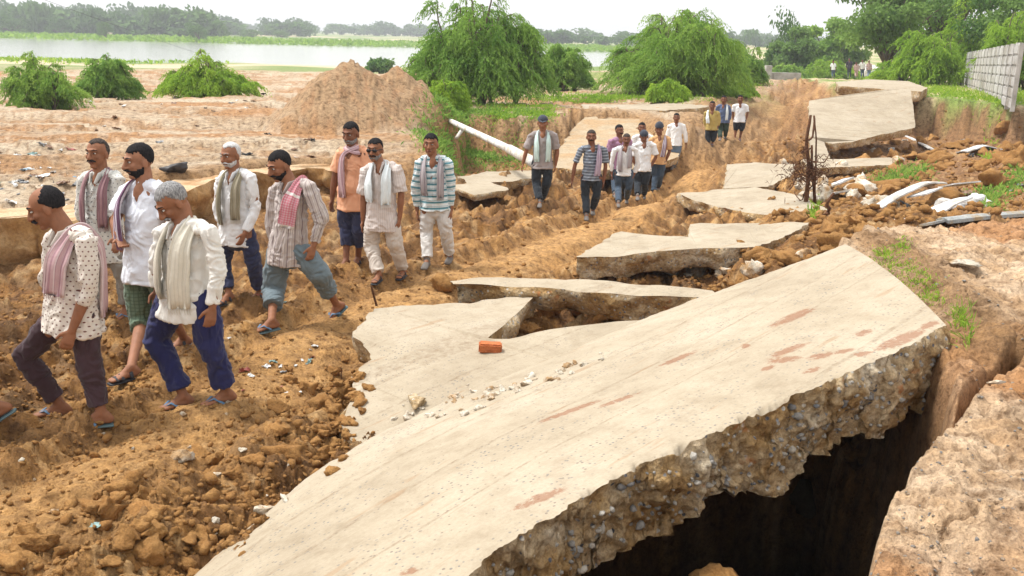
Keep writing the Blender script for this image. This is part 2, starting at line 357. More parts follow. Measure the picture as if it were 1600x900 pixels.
MOUND = P(545, 200, .4); MOUND2 = P(622, 195, .4)
def H(x, y, full=False):
    x = np.asarray(x, float); y = np.asarray(y, float)
    h, m = base_h(x, y); r = np.hypot(x, y)
    near = np.clip(1.6-r/60, 0.15, 1)
    # sand mound with a ragged crest
    for c, R, hh, sx in ((MOUND, 2.45, 1.95, 1.0), (MOUND2, 1.9, 1.62, .95), (P(660, 188, .4), 1.3, .9, 1)):
        dx, dy = (x-c.x)/sx, y-c.y
        rr = np.hypot(dx, dy*.8)*(1+.10*fbm(np.arctan2(dy, dx)*1.2+5, dx*0+2, 2, 61))+.14*fbm(x*1.7, y*1.7, 3, 44)
        mh = hh*np.clip(1-rr/R, 0, 1)**.88
        mh = np.where(rr < R, mh+.05*fbm(x*3, y*3, 3, 45), 0)
        h = np.maximum(h, .38+mh) if False else h+np.maximum(0, (.4+mh)-h)*(rr < R)*sstep(R, R*.9, rr)
    mound = sstep(3.4, 2.2, np.hypot(x-(MOUND.x+MOUND2.x)/2, (y-MOUND.y)*.9))
    rough = (1-m['pl'])*(1-m['fb'])*(1-m['nb'])*(1-m['far'])
    dpth = pdist(PATHLINE, x, y, False)
    track = np.exp(-(dpth/.75)**2)*rough
    # mud clods: cellular lumps over fractal ground
    f1, f2, idv = worley(x*3.1+.3*noise2(x*3, y*3, 70), y*3.1+.3*noise2(x*3, y*3, 71), 1)
    g1, g2, idw2 = worley(x*8+.4*noise2(x*6, y*6, 72), y*8, 2)
    k1, k2, idw3 = worley(x*1.25+.3*noise2(x*2, y*2, 73), y*1.25, 5)
    lump = sstep(0, .5, f2-f1)*(.15+.9*idv)*.055+sstep(0, .5, g2-g1)*idw2*.045+sstep(0, .35, k2-k1)*idw3*.05
    amp = rough*(1-.70*track)
    fine = fbm(x*2.2, y*2.2, 5, 20, .55)
    h = h+amp*(.8*lump-.05+.065*fine+.10*fbm(x*.7, y*.7, 3, 22))
    # tyre tracks and footprints
    w_ = 1+.2*fbm(x*1.3, y*1.3, 3, 66)
    rut = 0
    for o in (0.5, 1.25, 1.9, 2.7):
        rut = rut-.12*np.exp(-((dpth*w_-o)/.15)**2)+.09*np.exp(-((dpth*w_-o-.26)/.11)**2)
    h = h+rut*rough*sstep(1.5, 3.5, r)*(.75+.55*sstep(12, 20, r))
    ca, sa = .80, .60                                     # mean direction of travel
    al = x*ca+y*sa; ac = -x*sa+y*ca
    h = h+rough*(.05*fbm(al*.9, ac*3.6, 4, 101, .6)+.035*np.abs(fbm(al*2.2, ac*7, 3, 105, .6)))*(1-.4*track)
    q1 = fbm(x*5.5+.4*fine, y*5.5, 5, 130, .62); q2 = np.abs(fbm(x*3.1, y*3.1+.5*fine, 5, 140, .62))
    nr = np.clip(1.7-r/7.5, .12, 1); h = h+rough*(1-.55*track)*nr*(.028*q1-.06*sstep(.14, .0, q2)*np.clip(.5+fine, 0, 1)+.03*q2)
    # plain: low terraces
    pln = m['pl']*(1-m['far'])
    h = h+pln*(.02*fine+.07*fbm(x*.35, y*.9, 3, 25)+.02*sstep(0, .4, f2-f1)*idv)
    led = fbm(x*.13+.05*fine, y*.34, 4, 160, .55); lstep = sstep(-.02, .02, led)+sstep(.20, .24, led)+sstep(-.26, -.22, led)
    h = h+pln*.07*(lstep-1.5)*sstep(9, 14, r)
    h = h+m['nb']*(.055*fine+.028*fbm(x*7, y*7, 5, 27, .6)-.03*sstep(.08, 0, np.abs(fbm(x*1.3, y*1.3, 4, 150))))
    h = h+m['fb']*(.05*fine)
    # cliff faces get ribs
    h = h+.10*fbm(x*1.3, y*1.3, 3, 28)*(4*m['fb']*(1-m['fb'])+3*m['nb']*(1-m['nb'])+2*m['pl']*(1-m['pl']))
    h = h+np.where((r > 60), .25*fbm(x*.05, y*.05, 3, 29), 0)
    if not full: return h
    m.update(led=led, rough=rough, track=track, mound=mound, fine=fine, lump=lump, dpth=dpth, f1=f1, idv=idv, g1=g1, idw2=idw2); return h, m
def hz(x, y): return float(H(np.array([x]), np.array([y]))[0])
def hit(u, v, z0=0.0):
    """where the sight line of a photo pixel meets the ground"""
    z = z0
    for _ in range(12):
        p = P(u, v, z); z = .5*z+.5*hz(p.x, p.y)
    return P(u, v, z)

def hit_many(uv, z0=0.0):
    z = np.full(len(uv), z0); D = np.array([tuple(ray(u, v)) for u, v in uv])
    for _ in range(9):
        t = (z-CAMH)/D[:, 2]; x, y = D[:, 0]*t, D[:, 1]*t; z = .5*z+.5*H(x, y)
    t = (z-CAMH)/D[:, 2]; x, y = D[:, 0]*t, D[:, 1]*t
    return np.stack([x, y, H(x, y)], -1)
def lerpc(a, b, t):
    a = np.asarray(a, float); b = np.asarray(b, float); t = np.asarray(t)[:, None]
    if a.ndim == 1: a = a[None, :]
    if b.ndim == 1: b = b[None, :]
    return a*(1-t)+b*t
def build_ground():
    th = np.concatenate([np.linspace(-180, -36, 90, endpoint=False), np.linspace(-36, 36, 1050, endpoint=False), np.linspace(36, 180, 90, endpoint=False)])
    th = np.radians(th)
    el = np.concatenate([np.linspace(68, 40, 60, endpoint=False), np.linspace(40, 3.0, 560, endpoint=False), np.geomspace(3.0, .06, 230)])
    rr = 2.6/np.tan(np.radians(el))
    nT, nR = len(th), len(rr)
    T, R = np.meshgrid(th, rr)
    x = (R*np.sin(T)).ravel(); y = (R*np.cos(T)).ravel()
    h, m = H(x, y, True)
    r = R.ravel()
    # ---- soil colours
    f = np.clip(.5+.5*m['fine'], 0, 1); b1 = np.clip(.5+.9*fbm(x*.45, y*.45, 4, 80), 0, 1); b2 = np.clip(.5+.8*fbm(x*3.2, y*3.2, 4, 84), 0, 1)
    mud = lerpc((.245, .118, .034), (.43, .232, .078), b1); mud = lerpc(mud, (.19, .092, .035), np.clip((b2-.52)*2.0, 0, .8))
    mud = lerpc(mud, (.52, .36, .19), np.clip((.34-b2)*2.4, 0, .6)); wet = sstep(-.02, .28, fbm(x*1.1+3, y*2.4, 4, 120)); mud = lerpc(mud, (.15, .075, .03), wet*.75)
    mud = lerpc(mud, (.50, .285, .110), m['track']*.8)
    band = np.clip(.5+.9*fbm(x*.16, y*.75, 4, 88), 0, 1)
    pl = lerpc((.49, .405, .30), (.39, .28, .18), band); pl = lerpc(pl, (.36, .19, .08), np.clip((band-.52)*4, 0, .9)*sstep(10, 20, r))
    pl = lerpc(pl, (.58, .46, .34), np.clip((.4-b2)*2, 0, .6))
    le = np.maximum.reduce([np.exp(-((m['led']-q)/.022)**2) for q in (0, .22, -.24)]); pl = lerpc(pl, (.27, .16, .075), le*.75*sstep(9, 14, r)); pl = lerpc(pl, (.33, .22, .125), sstep(.05, .2, fbm(x*.22, y*.5, 4, 170))*.4)
    grs = lerpc((.16, .22, .05), (.26, .30, .09), b2)
    gm = m['pl']*sstep(-.05, .25, fbm(x*.25, y*.25, 3, 91)+.0)*sstep(34, 44, r)*sstep(-6, 6, x-2+0*r)
    nb = lerpc((.50, .33, .19), (.64, .48, .33), b2); nb = lerpc(nb, (.42, .20, .075), np.clip((b1-.5)*2.2, 0, .8))
    rgd = pdist(RIDGE, x, y, False); nb = lerpc(nb, (.29, .17, .08), np.exp(-(rgd/.33)**2)*.9); nb = lerpc(nb, (.30, .17, .08), sstep(.05, .0, np.abs(m['dnb']))*.5)
    fb = lerpc((.55, .44, .27), (.20, .28, .07), sstep(-.15, .15, fbm(x*.3, y*.3, 3, 93)+.15*sstep(2, 8, x-.34*y)-.1))
    c = mud*m['rough'][:, None]+pl*(m['pl']*(1-m['fb']))[:, None]
    rub = np.clip(m['rough']*sstep(4.0, 7.0, x-.12*y)*sstep(8, 12, y), 0, 1)
    c = lerpc(c, (.30, .165, .08), rub*np.clip(.3+.9*b2, 0, 1)*.8)
    c = c*(1-m['nb'])[:, None]+nb*m['nb'][:, None]
    c = c*(1-m['fb'])[:, None]+fb*m['fb'][:, None]
    c = lerpc(c, grs, np.clip(gm, 0, 1)); 
    c = lerpc(c, (.35, .232, .13), m['mound']*sstep(.45, .7, h)); c = lerpc(c, (.36, .20, .10), m['mound']*sstep(.45, .7, h)*np.clip((b2-.55)*2, 0, .7))
    c = lerpc(c, (.15, .19, .06), np.clip(m['gl'], 0, 1)*np.clip(b2*1.2, 0, 1)*.6)
    c = lerpc(c, (.022, .017, .012), m['pt']*sstep(1.0, .7, h))  # shade of the hollow put into the soil colour, deepening below the rim
    # faces of the cut banks: dark damp soil
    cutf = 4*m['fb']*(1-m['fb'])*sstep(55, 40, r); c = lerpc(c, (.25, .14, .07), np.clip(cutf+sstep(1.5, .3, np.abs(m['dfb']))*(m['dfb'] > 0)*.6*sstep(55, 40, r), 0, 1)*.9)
    cutp = np.maximum(4*m['pl']*(1-m['pl']), sstep(.9, .3, np.abs(m['dpl']-.15)))*sstep(60, 40, r); c = lerpc(c, (.34, .20, .09), np.clip(cutp, 0, 1)*.8)
    # riversides: grass and pale sand
    shore = m['far']; fg = sstep(-.2, .15, fbm(x*.012, y*.03, 4, 95)+.15); 
    c = c*(1-shore)[:, None]+(lerpc((.58, .48, .34), (.17, .25, .07), fg))*shore[:, None]
    nearsh = sstep(14, 4, m['drv'])*sstep(110, 160, r)*(y < 220)
    c = lerpc(c, (.20, .30, .05), nearsh*sstep(-30, -60, x))
    k = np.arange(nR-1)[:, None]*nT+np.arange(nT)[None, :]; k2 = np.arange(nR-1)[:, None]*nT+(np.arange(nT)[None, :]+1) % nT
    F = np.stack([k, k+nT, k2+nT, k2], -1).reshape(-1, 4)
    # closing disc under the camera
    V = np.stack([x, y, h], -1)
    V = np.concatenate([V, [[0, 0, 1.13]]]); ci = len(V)-1
    cap = np.stack([np.full(nT, ci), np.arange(nT), (np.arange(nT)+1) % nT, (np.arange(nT)+1) % nT], -1)
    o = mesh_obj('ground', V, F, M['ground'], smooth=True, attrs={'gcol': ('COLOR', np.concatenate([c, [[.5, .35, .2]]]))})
    tag(o, kind='structure')
    return o
build_ground()

# river
def _water(n, b):
    pos = geo_pos(n); b.inputs['Roughness'].default_value = .12
    b.inputs['Base Color'].default_value = (.30, .31, .27, 1); b.inputs['Specular IOR Level'].default_value = .6
    bump(n, b, noise_tex(n, mapping(n, pos, (.25, 1.0, 1)), 1.2, 4), .25, .15)
M['water'] = mat('river_water', build=_water)
wv_ = [(x, y, -1.5) for x, y in ((-700, 75), (70, 75), (130, 420), (-200, 620), (-900, 620))]
tag(mesh_obj('river', wv_, [(0, 1, 2, 3, 4)], M['water']), kind='structure')
# ================================================================== BROKEN ROAD SLABS
ROADDIR = (P(1320, 382, 1.0)-P(300, 900, .05)).normalized()
def road_uv(me):
    uv = me.uv_layers.new(name='UVMap'); co = np.zeros(len(me.vertices)*3); me.vertices.foreach_get('co', co); co = co.reshape(-1, 3)
    li = np.zeros(len(me.loops), int); me.loops.foreach_get('vertex_index', li)
    d = np.array(ROADDIR); q = np.array((-d[1], d[0], 0))
    o = np.stack([co@d, co@q], -1)[li]; uv.data.foreach_set('uv', o.astype(np.float32).ravel())

def skirt(loop, thick, K, seed, amp, under=.0, sc=3.0):
    """rings hanging from a closed (or open) boundary loop: ragged fractured side"""
    L = np.asarray(loop); n = len(L)
    nx = np.roll(L, -1, 0)-np.roll(L, 1, 0); nx[:, 2] = 0
    nx /= (np.linalg.norm(nx, axis=1)[:, None]+1e-9); nr = np.stack([nx[:, 1], -nx[:, 0], 0*nx[:, 0]], -1)
    c = L.mean(0); 
    area = np.sum(L[:, 0]*np.roll(L[:, 1], -1)-np.roll(L[:, 0], -1)*L[:, 1])
    if area < 0: nr = -nr
    rings = []
    th = thick if np.ndim(thick) else np.full(n, thick)
    th = th*(1+.22*fbm3(L*1.7, 3, seed+3)+.12*fbm3(L*7, 2, seed+4))
    for k in range(1, K+1):
        t = k/K
        p = L.copy(); p[:, 2] -= th*t
        d = amp*(fbm3(p*sc, 4, seed, .6))+amp*.35*np.abs(fbm3(p*sc*5, 3, seed+9, .6))-under*t**1.5
        d = d*min(1, t*4)
        p = p+nr*d[:, None]; p[:, 2] += .35*amp*fbm3(p*sc*2.2+9, 3, seed+1)*min(1, 3*t)
        rings.append(p)
    return rings
def resample(pts, ds, closed=True):
    out = []; n = len(pts)
    for i in range(n if closed else n-1):
        a, b = np.array(pts[i]), np.array(pts[(i+1) % n]); m = max(1, int(np.linalg.norm(b-a)/ds))
        for k in range(m): out.append(a+(b-a)*k/m)
    if not closed: out.append(np.array(pts[-1]))
    return np.array(out)
def slab(name, label, pts, thick, ds=.07, jag=.05, amp=.05, K=8, seed=0, under=.05, top=None, group=None, cat='road slab'):
    W = [tuple(P(*p)) if not isinstance(p, (Vector, np.ndarray)) else tuple(p) for p in pts]
    L = resample(W, ds); n = len(L)
    c = L.mean(0)
    d = L-c; d[:, 2] = 0; rl = np.linalg.norm(d, axis=1)[:, None]+1e-6
    L = L+d/rl*(jag*fbm3(L*2.2, 4, seed+20, .65)[:, None])+d/rl*(.35*jag*fbm3(L*11, 2, seed+21)[:, None])
    L[:, 2] += .012*fbm3(L*3, 2, seed+5)
    area = np.sum(L[:, 0]*np.roll(L[:, 1], -1)-np.roll(L[:, 0], -1)*L[:, 1])
    if area < 0: L = L[::-1].copy()
    tri = tessellate_polygon([[Vector(p) for p in L]])
    rings = skirt(L, thick, K, seed, amp, under)
    V = np.concatenate([L]+[L*1.0]+rings)          # top loop doubled: the lip stays crisp
    F = []; mi = []
    for t in tri:
        a, b, cc = t
        nz = (L[b]-L[a])[0]*(L[cc]-L[a])[1]-(L[b]-L[a])[1]*(L[cc]-L[a])[0]
        F.append((a, b, cc) if nz > 0 else (a, cc, b)); mi.append(0)
    for k in range(K):
        a0 = n+k*n; b0 = a0+n
        for i in range(n):
            j = (i+1) % n; F.append((a0+i, b0+i, b0+j, a0+j)); mi.append(1)
    bo = n+K*n
    for t in tri: F.append((bo+t[0], bo+t[2], bo+t[1])); mi.append(1)
    org = L.mean(0); org[2] = (L[:, 2].min()-np.max(thick))
    o = mesh_obj(name, V, F, mats=[top or M['concrete'], M['broken']], midx=mi)
    sm = np.array(mi, bool); o.data.polygons.foreach_set('use_smooth', sm)
    road_uv(o.data)
    o.data.transform(Matrix.Translation(-Vector(org))); o.location = org
    tag(o, label, cat, group); return o

M['sandtop'] = rockmat('sandy_crust', (.46, .32, .19), (.56, .42, .27), 4, (.40, .24, .12))
# ---- the great tilted slab in front
def interp_poly(keys, s):
    W = np.array([tuple(P(*k)) for k in keys]); d = np.concatenate([[0], np.cumsum(np.linalg.norm(np.diff(W, axis=0), axis=1))]); d /= d[-1]
    # smooth cubic through the keys
    out = np.stack([np.interp(s, d, W[:, i]) for i in range(3)], -1)
    k = np.ones(25)/25
    pad = np.concatenate([np.repeat(out[:1], 12, 0)+(out[:1]-out[1:2])*np.arange(12, 0, -1)[:, None], out, np.repeat(out[-1:], 12, 0)+(out[-1:]-out[-2:-1])*np.arange(1, 13)[:, None]])
    return np.stack([np.convolve(pad[:, i], k, 'valid') for i in range(3)], -1)
def hero():
    NS, NT_ = 520, 150
    s = np.linspace(0, 1, NS); t = np.linspace(0, 1, NT_)
    B = interp_poly([(60, 1080, -.10), (300, 902, .02), (400, 812, .10), (480, 745, .17), (560, 692, .23), (700, 625, .33), (850, 566, .43), (1000, 501, .58), (1150, 444, .82), (1320, 382, 1.14)], s)
    Fr = interp_poly([(330, 1250, .42), (540, 1020, .55), (722, 897, .66), (900, 781, .80), (1000, 727, .87), (1100, 681, .94), (1200, 636, 1.01), (1300, 590, 1.11), (1400, 546, 1.19), (1482, 511, 1.27)], s)
    X = B[:, None, :]*(1-t)[None, :, None]+Fr[:, None, :]*t[None, :, None]
    # the left flank rolls off towards the mud, the middle is slightly crowned
    bulge = .10*np.sin(np.pi*t)**.8*(1-.5*s[:, None]); X[:, :, 2] += bulge
    Q = X.reshape(-1, 3)
    X[:, :, 2] += (.010*fbm3(Q*1.2, 4, 33)).reshape(NS, NT_)
    # ragged borders
    ed = np.minimum(1, np.stack([np.exp(-t*NT_/3)]*NS)+0)
    jb = .05*fbm3(X[:, -1]*2.5, 5, 51, .7)+.02*fbm3(X[:, -1]*14, 3, 52, .7)
    dirn = Fr-B; dirn /= np.linalg.norm(dirn, axis=1)[:, None]
    wt = np.exp(-(1-t)*9)[None, :, None]; X += dirn[:, None, :]*jb[:, None, None]*wt
    jb2 = .03*fbm3(X[:, 0]*2.5, 5, 53, .7); X += dirn[:, None, :]*jb2[:, None, None]*np.exp(-t*9)[None, :, None]
    # chipped lip at the front edge
    chip = np.clip(fbm3(X[:, -1]*6, 3, 57)-.05, 0, 1)*.06; X[:, -1, 2] -= chip; X[:, -2, 2] -= chip*.35
    V = X.reshape(-1, 3)
    i = np.arange(NS-1)[:, None]*NT_+np.arange(NT_-1)[None, :]
    F = np.stack([i, i+NT_, i+NT_+1, i+1], -1).reshape(-1, 4)
    # check orientation
    a, b, c_ = V[F[0][0]], V[F[0][1]], V[F[0][3]]
    if np.cross(b-a, c_-a)[2] < 0: F = F[:, ::-1]
    idx = np.concatenate([np.arange(NS)*NT_+NT_-1, (NS-1)*NT_+np.arange(NT_-2, -1, -1), np.arange(NS-2, -1, -1)*NT_, np.arange(1, NT_-1)])
    L = V[idx]; n = len(L)
    sp = np.concatenate([s, np.ones(NT_-1), s[::-1][1:], np.zeros(NT_-2)])
    thick = .46+.035*np.sin(sp*9)+.02*sstep(.86, 1, sp)+.06*sstep(.5, .3, sp)
    K = 34
    rings = skirt(L, thick, K, 60, .06, .02, 2.6)
    # stones standing proud in the fractured face
    for k, p in enumerate(rings):
        f1, f2, idv = worley(p[:, 0]*15+p[:, 1]*5+.5*noise3(p*9, 3), p[:, 2]*17+.5*noise3(p*9+5, 4), 4)
        rg = np.abs(fbm3(p*3.2, 4, 91, .6))
        cdir = L-V.mean(0); cdir[:, 2] = 0; cdir /= np.linalg.norm(cdir, axis=1)[:, None]
        p += cdir*((np.sqrt(np.clip(.34-f1, 0, 1))*.030*(idv > .55)+.08*(.35-rg)+.012*fbm3(p*28, 2, 92))*min(1, (k+1)/4))[:, None]
    base = len(V); VV = np.concatenate([V, L]+rings)
    lp = np.arange(n); F2 = []
    for k in range(K):
        a0 = base+k*n; b0 = a0+n; j = (lp+1) % n
        F2.append(np.stack([a0+lp, a0+j, b0+j, b0+lp], -1))
    F2 = np.concatenate(F2)
    a, b, c_ = VV[F2[NS//2]][0], VV[F2[NS//2]][1], VV[F2[NS//2]][3]
    if np.cross(b-a, c_-a)[1] > 0: F2 = F2[:, ::-1]
    FF = np.concatenate([F, F2]); mi = np.concatenate([np.zeros(len(F), int), np.ones(len(F2), int)])
    # underside
    lastring = base+K*n
    und = []
    front = lastring+np.arange(NS); back = lastring+(NS-1)+(NT_-1)+np.arange(NS-1)
    back = np.concatenate([[lastring+NS-1+NT_-1], lastring+NS-1+NT_-1+np.arange(1, NS)])
    bk = back[::-1]
    for q in range(NS-1): und.append((front[q], front[q+1], bk[q+1], bk[q]))
    FF = np.concatenate([FF, np.array(und)]); mi = np.concatenate([mi, np.ones(len(und), int)])
    o = mesh_obj('tilted_road_slab', VV, FF, mats=[M['concrete'], M['broken']], midx=mi, smooth=True)
    road_uv(o.data)
    st = np.zeros(len(VV)); rd = np.array(ROADDIR); q_ = np.array((-rd[1], rd[0], 0))
    top = VV[:NS*NT_]
    pu = np.array([project(p) for p in top[::1]])
    for (u, v, hl, hw, sl_) in [(1225, 562, 26, 4, -.12), (1282, 556, 20, 4, -.2), (1232, 547, 30, 4, -.35), (1318, 549, 16, 3, -.2), (1408, 531, 40, 7, -.38), (1350, 520, 12, 4, -.3), (1348, 553, 14, 3.5, -.15), (1165, 541, 7, 3.5, 0), (1452, 508, 16, 4, -.3), (892, 642, 46, 3, -.36), (965, 626, 34, 2.5, -.36), (1270, 578, 14, 3, -.3), (1200, 575, 10, 3, -.3), (640, 893, 14, 4, -.3), (840, 780, 40, 6, -.4), (1240, 495, 34, 5, -.4), (1060, 560, 30, 3, -.42)]:
        c_, s_ = 1/math.hypot(1, sl_), sl_/math.hypot(1, sl_); du, dv = pu[:, 0]-u, pu[:, 1]-v
        e = ((du*c_+dv*s_)/hl)**2+((-du*s_+dv*c_)/hw)**2; st[:NS*NT_] = np.maximum(st[:NS*NT_], np.exp(-e*.7))
    a_ = o.data.attributes.new('stain', 'FLOAT', 'POINT'); a_.data.foreach_set('value', st.astype(np.float32))
    org = Vector(VV.mean(0)); o.data.transform(Matrix.Translation(-org)); o.location = org
    tag(o, 'huge tilted concrete road slab in the foreground with its thick broken edge over a dark hollow', 'road slab')
    return o, rings, V, X
HERO, HERO_R, HERO_V, HERO_X = hero()

slab('road_slab', 'flat concrete slab with one long joint, lying left of the red brick beside the big tilted slab',
     [(548, 518, .19), (584, 482, .2), (700, 474, .21), (838, 461, .23), (800, 497, .235), (762, 527, .24), (800, 528, .25), (870, 514, .28), (1000, 499, .33), (1060, 500, .33), (900, 590, .22), (720, 660, .10), (560, 720, .0), (535, 660, .02), (552, 600, .08), (578, 562, .14)], .24, jag=.06, amp=.06, seed=1)
slab('road_slab', 'long narrow slab with a thick ragged mud coloured edge between two hollows',
     [(700, 438, .33), (760, 434, .34), (900, 437, .36), (1000, 444, .38), (1105, 453, .40), (1120, 466, .40), (1000, 463, .36), (880, 452, .34), (780, 447, .33), (706, 443, .33)], .27, ds=.06, jag=.04, amp=.08, K=10, seed=3, under=.12)
slab('road_slab', 'pale concrete slab with a stepped notch and thick broken front edge in mid ground',
     [(898, 401, .24), (972, 362, .26), (1075, 371, .30), (1078, 349, .32), (1266, 347, .38), (1238, 366, .36), (1185, 386, .34), (1100, 389, .31), (1030, 392, .28), (960, 401, .25)], .30, ds=.07, jag=.05, amp=.08, K=9, seed=4, under=.1)
slab('road_slab', 'thin tilted slab lying low at the mud track beside the rusty stake',
     [(1058, 302, -.02), (1180, 292, .12), (1250, 306, .2), (1300, 330, .28), (1262, 343, .24), (1160, 332, .08), (1090, 314, -.02)], .22, ds=.09, jag=.06, amp=.07, K=6, seed=5)
slab('road_slab', 'bright squarish slab piece lying flat left of the rusty stake',
     [(1136, 256, .0), (1180, 254, .05), (1243, 257, .1), (1236, 275, .1), (1200, 292, .1), (1131, 294, .0)], .15, ds=.1, jag=.06, amp=.05, K=5, seed=6)
slab('road_slab', 'narrow pale slab strip lying behind the rusty stake',
     [(1255, 249, .1), (1390, 246, .15), (1398, 257, .1), (1262, 263, .1)], .18, ds=.1, jag=.06, amp=.06, K=5, seed=7)
# slab leaning on the far bank
def lean(name, label, corners, thick, seed, ds=.12, **k):
    W = [np.array(PY(*c)) for c in corners]; return slab(name, label, W, thick, ds=ds, seed=seed, **k)
lean('leaning_road_slab', 'large smooth slab leaning against the far cut bank below the grey panel fence',
     [(1264, 157, 31.5), (1340, 146, 32.2), (1422, 135, 33), (1427, 170, 31.4), (1431, 199, 30), (1370, 212, 28.5), (1330, 222, 27.2), (1300, 224, 26.8), (1288, 222, 27), (1297, 247, 24.5), (1266, 249, 24.5)], .22, 8, jag=.03, amp=.05, K=5)
lean('road_slab', 'thick slab remnant overhanging the top of the muddy slope near the distant group',
     [(1304, 128, 40), (1360, 124, 45), (1420, 127, 44), (1450, 137, 37), (1440, 143, 35), (1375, 139, 37), (1310, 134, 38.5)], .35, 9, jag=.05, amp=.06, K=5, ds=.15)
lean('leaning_road_slab', 'mud stained slab slumped against the bank behind the walking group',
     [(918, 180, 33), (1000, 186, 32), (1064, 205, 30), (1060, 245, 26), (1010, 262, 24.5), (930, 266, 23.2), (868, 262, 23.5), (872, 235, 26), (890, 205, 30)], .2, 10, top=rockmat('mud_washed_concrete', (.31, .235, .15), (.42, .34, .235), 2.2, (.36, .24, .13)), jag=.08, amp=.06, K=5)
lean('road_slab', 'dark edged slab lying on top of the bank above the walking group',
     [(910, 163, 34.5), (1010, 163, 35), (1100, 160, 37), (1108, 167, 34.5), (1040, 173, 33), (910, 170, 33)], .5, 11, jag=.1, amp=.1, K=6, ds=.14)
# the broken edge of the left carriageway: caked blocks
def block(label, pts, thick, seed, **k):
    W = [np.array(P(*c)) for c in pts]
    o = slab('mud_caked_slab', label, W, thick, ds=.07, jag=.08, amp=.10, K=12, seed=seed, under=.12, cat='road slab', **k)
    o.data.materials[1] = M['mudwall']; o.data.materials[0] = M['sandtop']; return o
block('thick mud caked slab edge standing behind the man in the dotted shirt at left', [(-260, 352, .5), (-60, 330, .5), (60, 322, .5), (150, 316, .5), (196, 322, .5), (110, 345, .5), (62, 338, .48), (0, 342, .48), (-200, 372, .48)], .72, 21)
block('rounded mud caked slab end behind the grey haired man in white', [(268, 283, .52), (300, 270, .5), (345, 262, .5), (420, 257, .5), (428, 275, .5), (395, 268, .52), (330, 282, .5), (290, 300, .46)], .72, 22)
block('mud caked slab block behind the man with the red checked scarf', [(440, 255, .5), (500, 250, .5), (590, 250, .5), (600, 262, .46), (560, 271, .45), (480, 262, .45), (445, 268, .45)], .6, 23)
slab('road_slab', 'small pale slab ledge at the path edge near the fallen white pole', [(712, 276, .05), (760, 268, .05), (830, 266, .0), (862, 275, -.02), (800, 283, .0), (730, 286, .02)], .18, ds=.1, jag=.06, amp=.05, K=5, seed=24)
slab('road_slab', 'sandy slab sheet half buried left of the walking group', [(700, 288, .05), (765, 284, .05), (800, 296, .02), (740, 306, .02)], .12, ds=.1, jag=.06, amp=.05, K=4, seed=25)

# ---- aggregate stones embedded in the big slab's face
def ico(sub=1):
    bm = bmesh.new(); bmesh.ops.create_icosphere(bm, subdivisions=sub, radius=1)
    v = np.array([q.co[:] for q in bm.verts]); f = np.array([[x.index for x in p.verts] for p in bm.faces]); bm.free(); return v, f
ICO1, ICO2, ICO3 = ico(1), ico(2), ico(3)
def facet(q, rs, n=13, lo=.45, hi=.85):
    for _ in range(n):
        d = rs.normal(size=3); d /= np.linalg.norm(d); k = rs.uniform(lo, hi); t = q@d
        q = q-np.clip(t-k, 0, 9)[:, None]*d
    return q
def merge_rocks(centers, radii, base, seed, squash=.75, rough=.35):
    v, f = base; n = len(centers); rs = np.random.RandomState(seed)
    out = []; fo = []
    cen = np.asarray(centers)
    for i in range(n):
        sc = radii[i]*np.array([1, rs.uniform(.6, 1), rs.uniform(.5, 1)*squash])
        q = v
        q = q*(1+rough*(rs.rand(len(v), 1)-.5))
        a, b_, c = rs.rand(3)*6.28
        Rm = np.array(Matrix.Rotation(a, 3, 'Z')@Matrix.Rotation(b_*.15, 3, 'X'))
        out.append((q*sc)@Rm.T+cen[i]); fo.append(f+i*len(v))
    return np.concatenate(out), np.concatenate(fo)
def aggregate():
    rs = np.random.RandomState(5); cen = []; rad = []
    n_front = 520
    for _ in range(260):
        k = rs.randint(3, 30); i = rs.randint(60, n_front-4); p = HERO_R[k][i]
        cen.append(p); rad.append(rs.choice([.012, .016, .022, .032], p=[.4, .3, .2, .1]))
    V, F = merge_rocks(cen, rad, ICO1, 3, .9, .5)
    org = HERO.location
    m = rockmat('aggregate_stone', (.10, .11, .13), (.62, .58, .50), 3.5)
    o = mesh_obj('aggregate', V-np.array(org), F, m, parent=HERO); o['kind'] = 'stuff'
aggregate()
# earth ridge stones at hollow bottom etc. come with the rubble below
# ---- loose rubble
def cast(u, v):
    """where the sight line of a photo pixel meets anything already built"""
    bpy.context.view_layer.update(); dg = bpy.context.evaluated_depsgraph_get()
    ok, loc, *_ = S.ray_cast(dg, CAMP, ray(u, v).normalized()); return loc if ok else hit(u, v)
def place_rocks(name, label, cat, group, n, region, size, material, seed, base=ICO3, z_off=.12, rough=.38, on_top=False):
    """individual stones; region = function(rs) -> (u, v)"""
    rs = np.random.RandomState(seed); protos = []
    for k in range(min(6, n)):
        v, f = base; q = facet(v, rs); d = 1+rough*fbm3(q*1.6+k*7, 3, seed+k)+.22*fbm3(q*4.5+k*3, 3, seed+k+9, .7)
        q = q*d[:, None]*np.array([1, rs.uniform(.65, .95), rs.uniform(.5, .75)])
        o = mesh_obj(name, q, f, material); protos.append(o)
    for o in protos: o.location = (0, -50, -50)
    pos = [cast(*region(rs)) for i in range(n)] if on_top else hit_many([region(rs) for i in range(n)])
    for i in range(n):
        o = protos[i] if i < len(protos) else protos[i % len(protos)].copy()
        if i >= len(protos): COL.objects.link(o)
        s = size(rs); p = pos[i]
        o.location = (p[0], p[1], p[2]+s*z_off); o.scale = (s, s, s); o.rotation_euler = (rs.uniform(-.4, .4), rs.uniform(-.4, .4), rs.uniform(0, 6.28))
        tag(o, label, cat, group)
def box_region(*boxes):
    def f(rs):
        b = boxes[rs.randint(len(boxes))]; return rs.uniform(b[0], b[2]), rs.uniform(b[1], b[3])
    return f
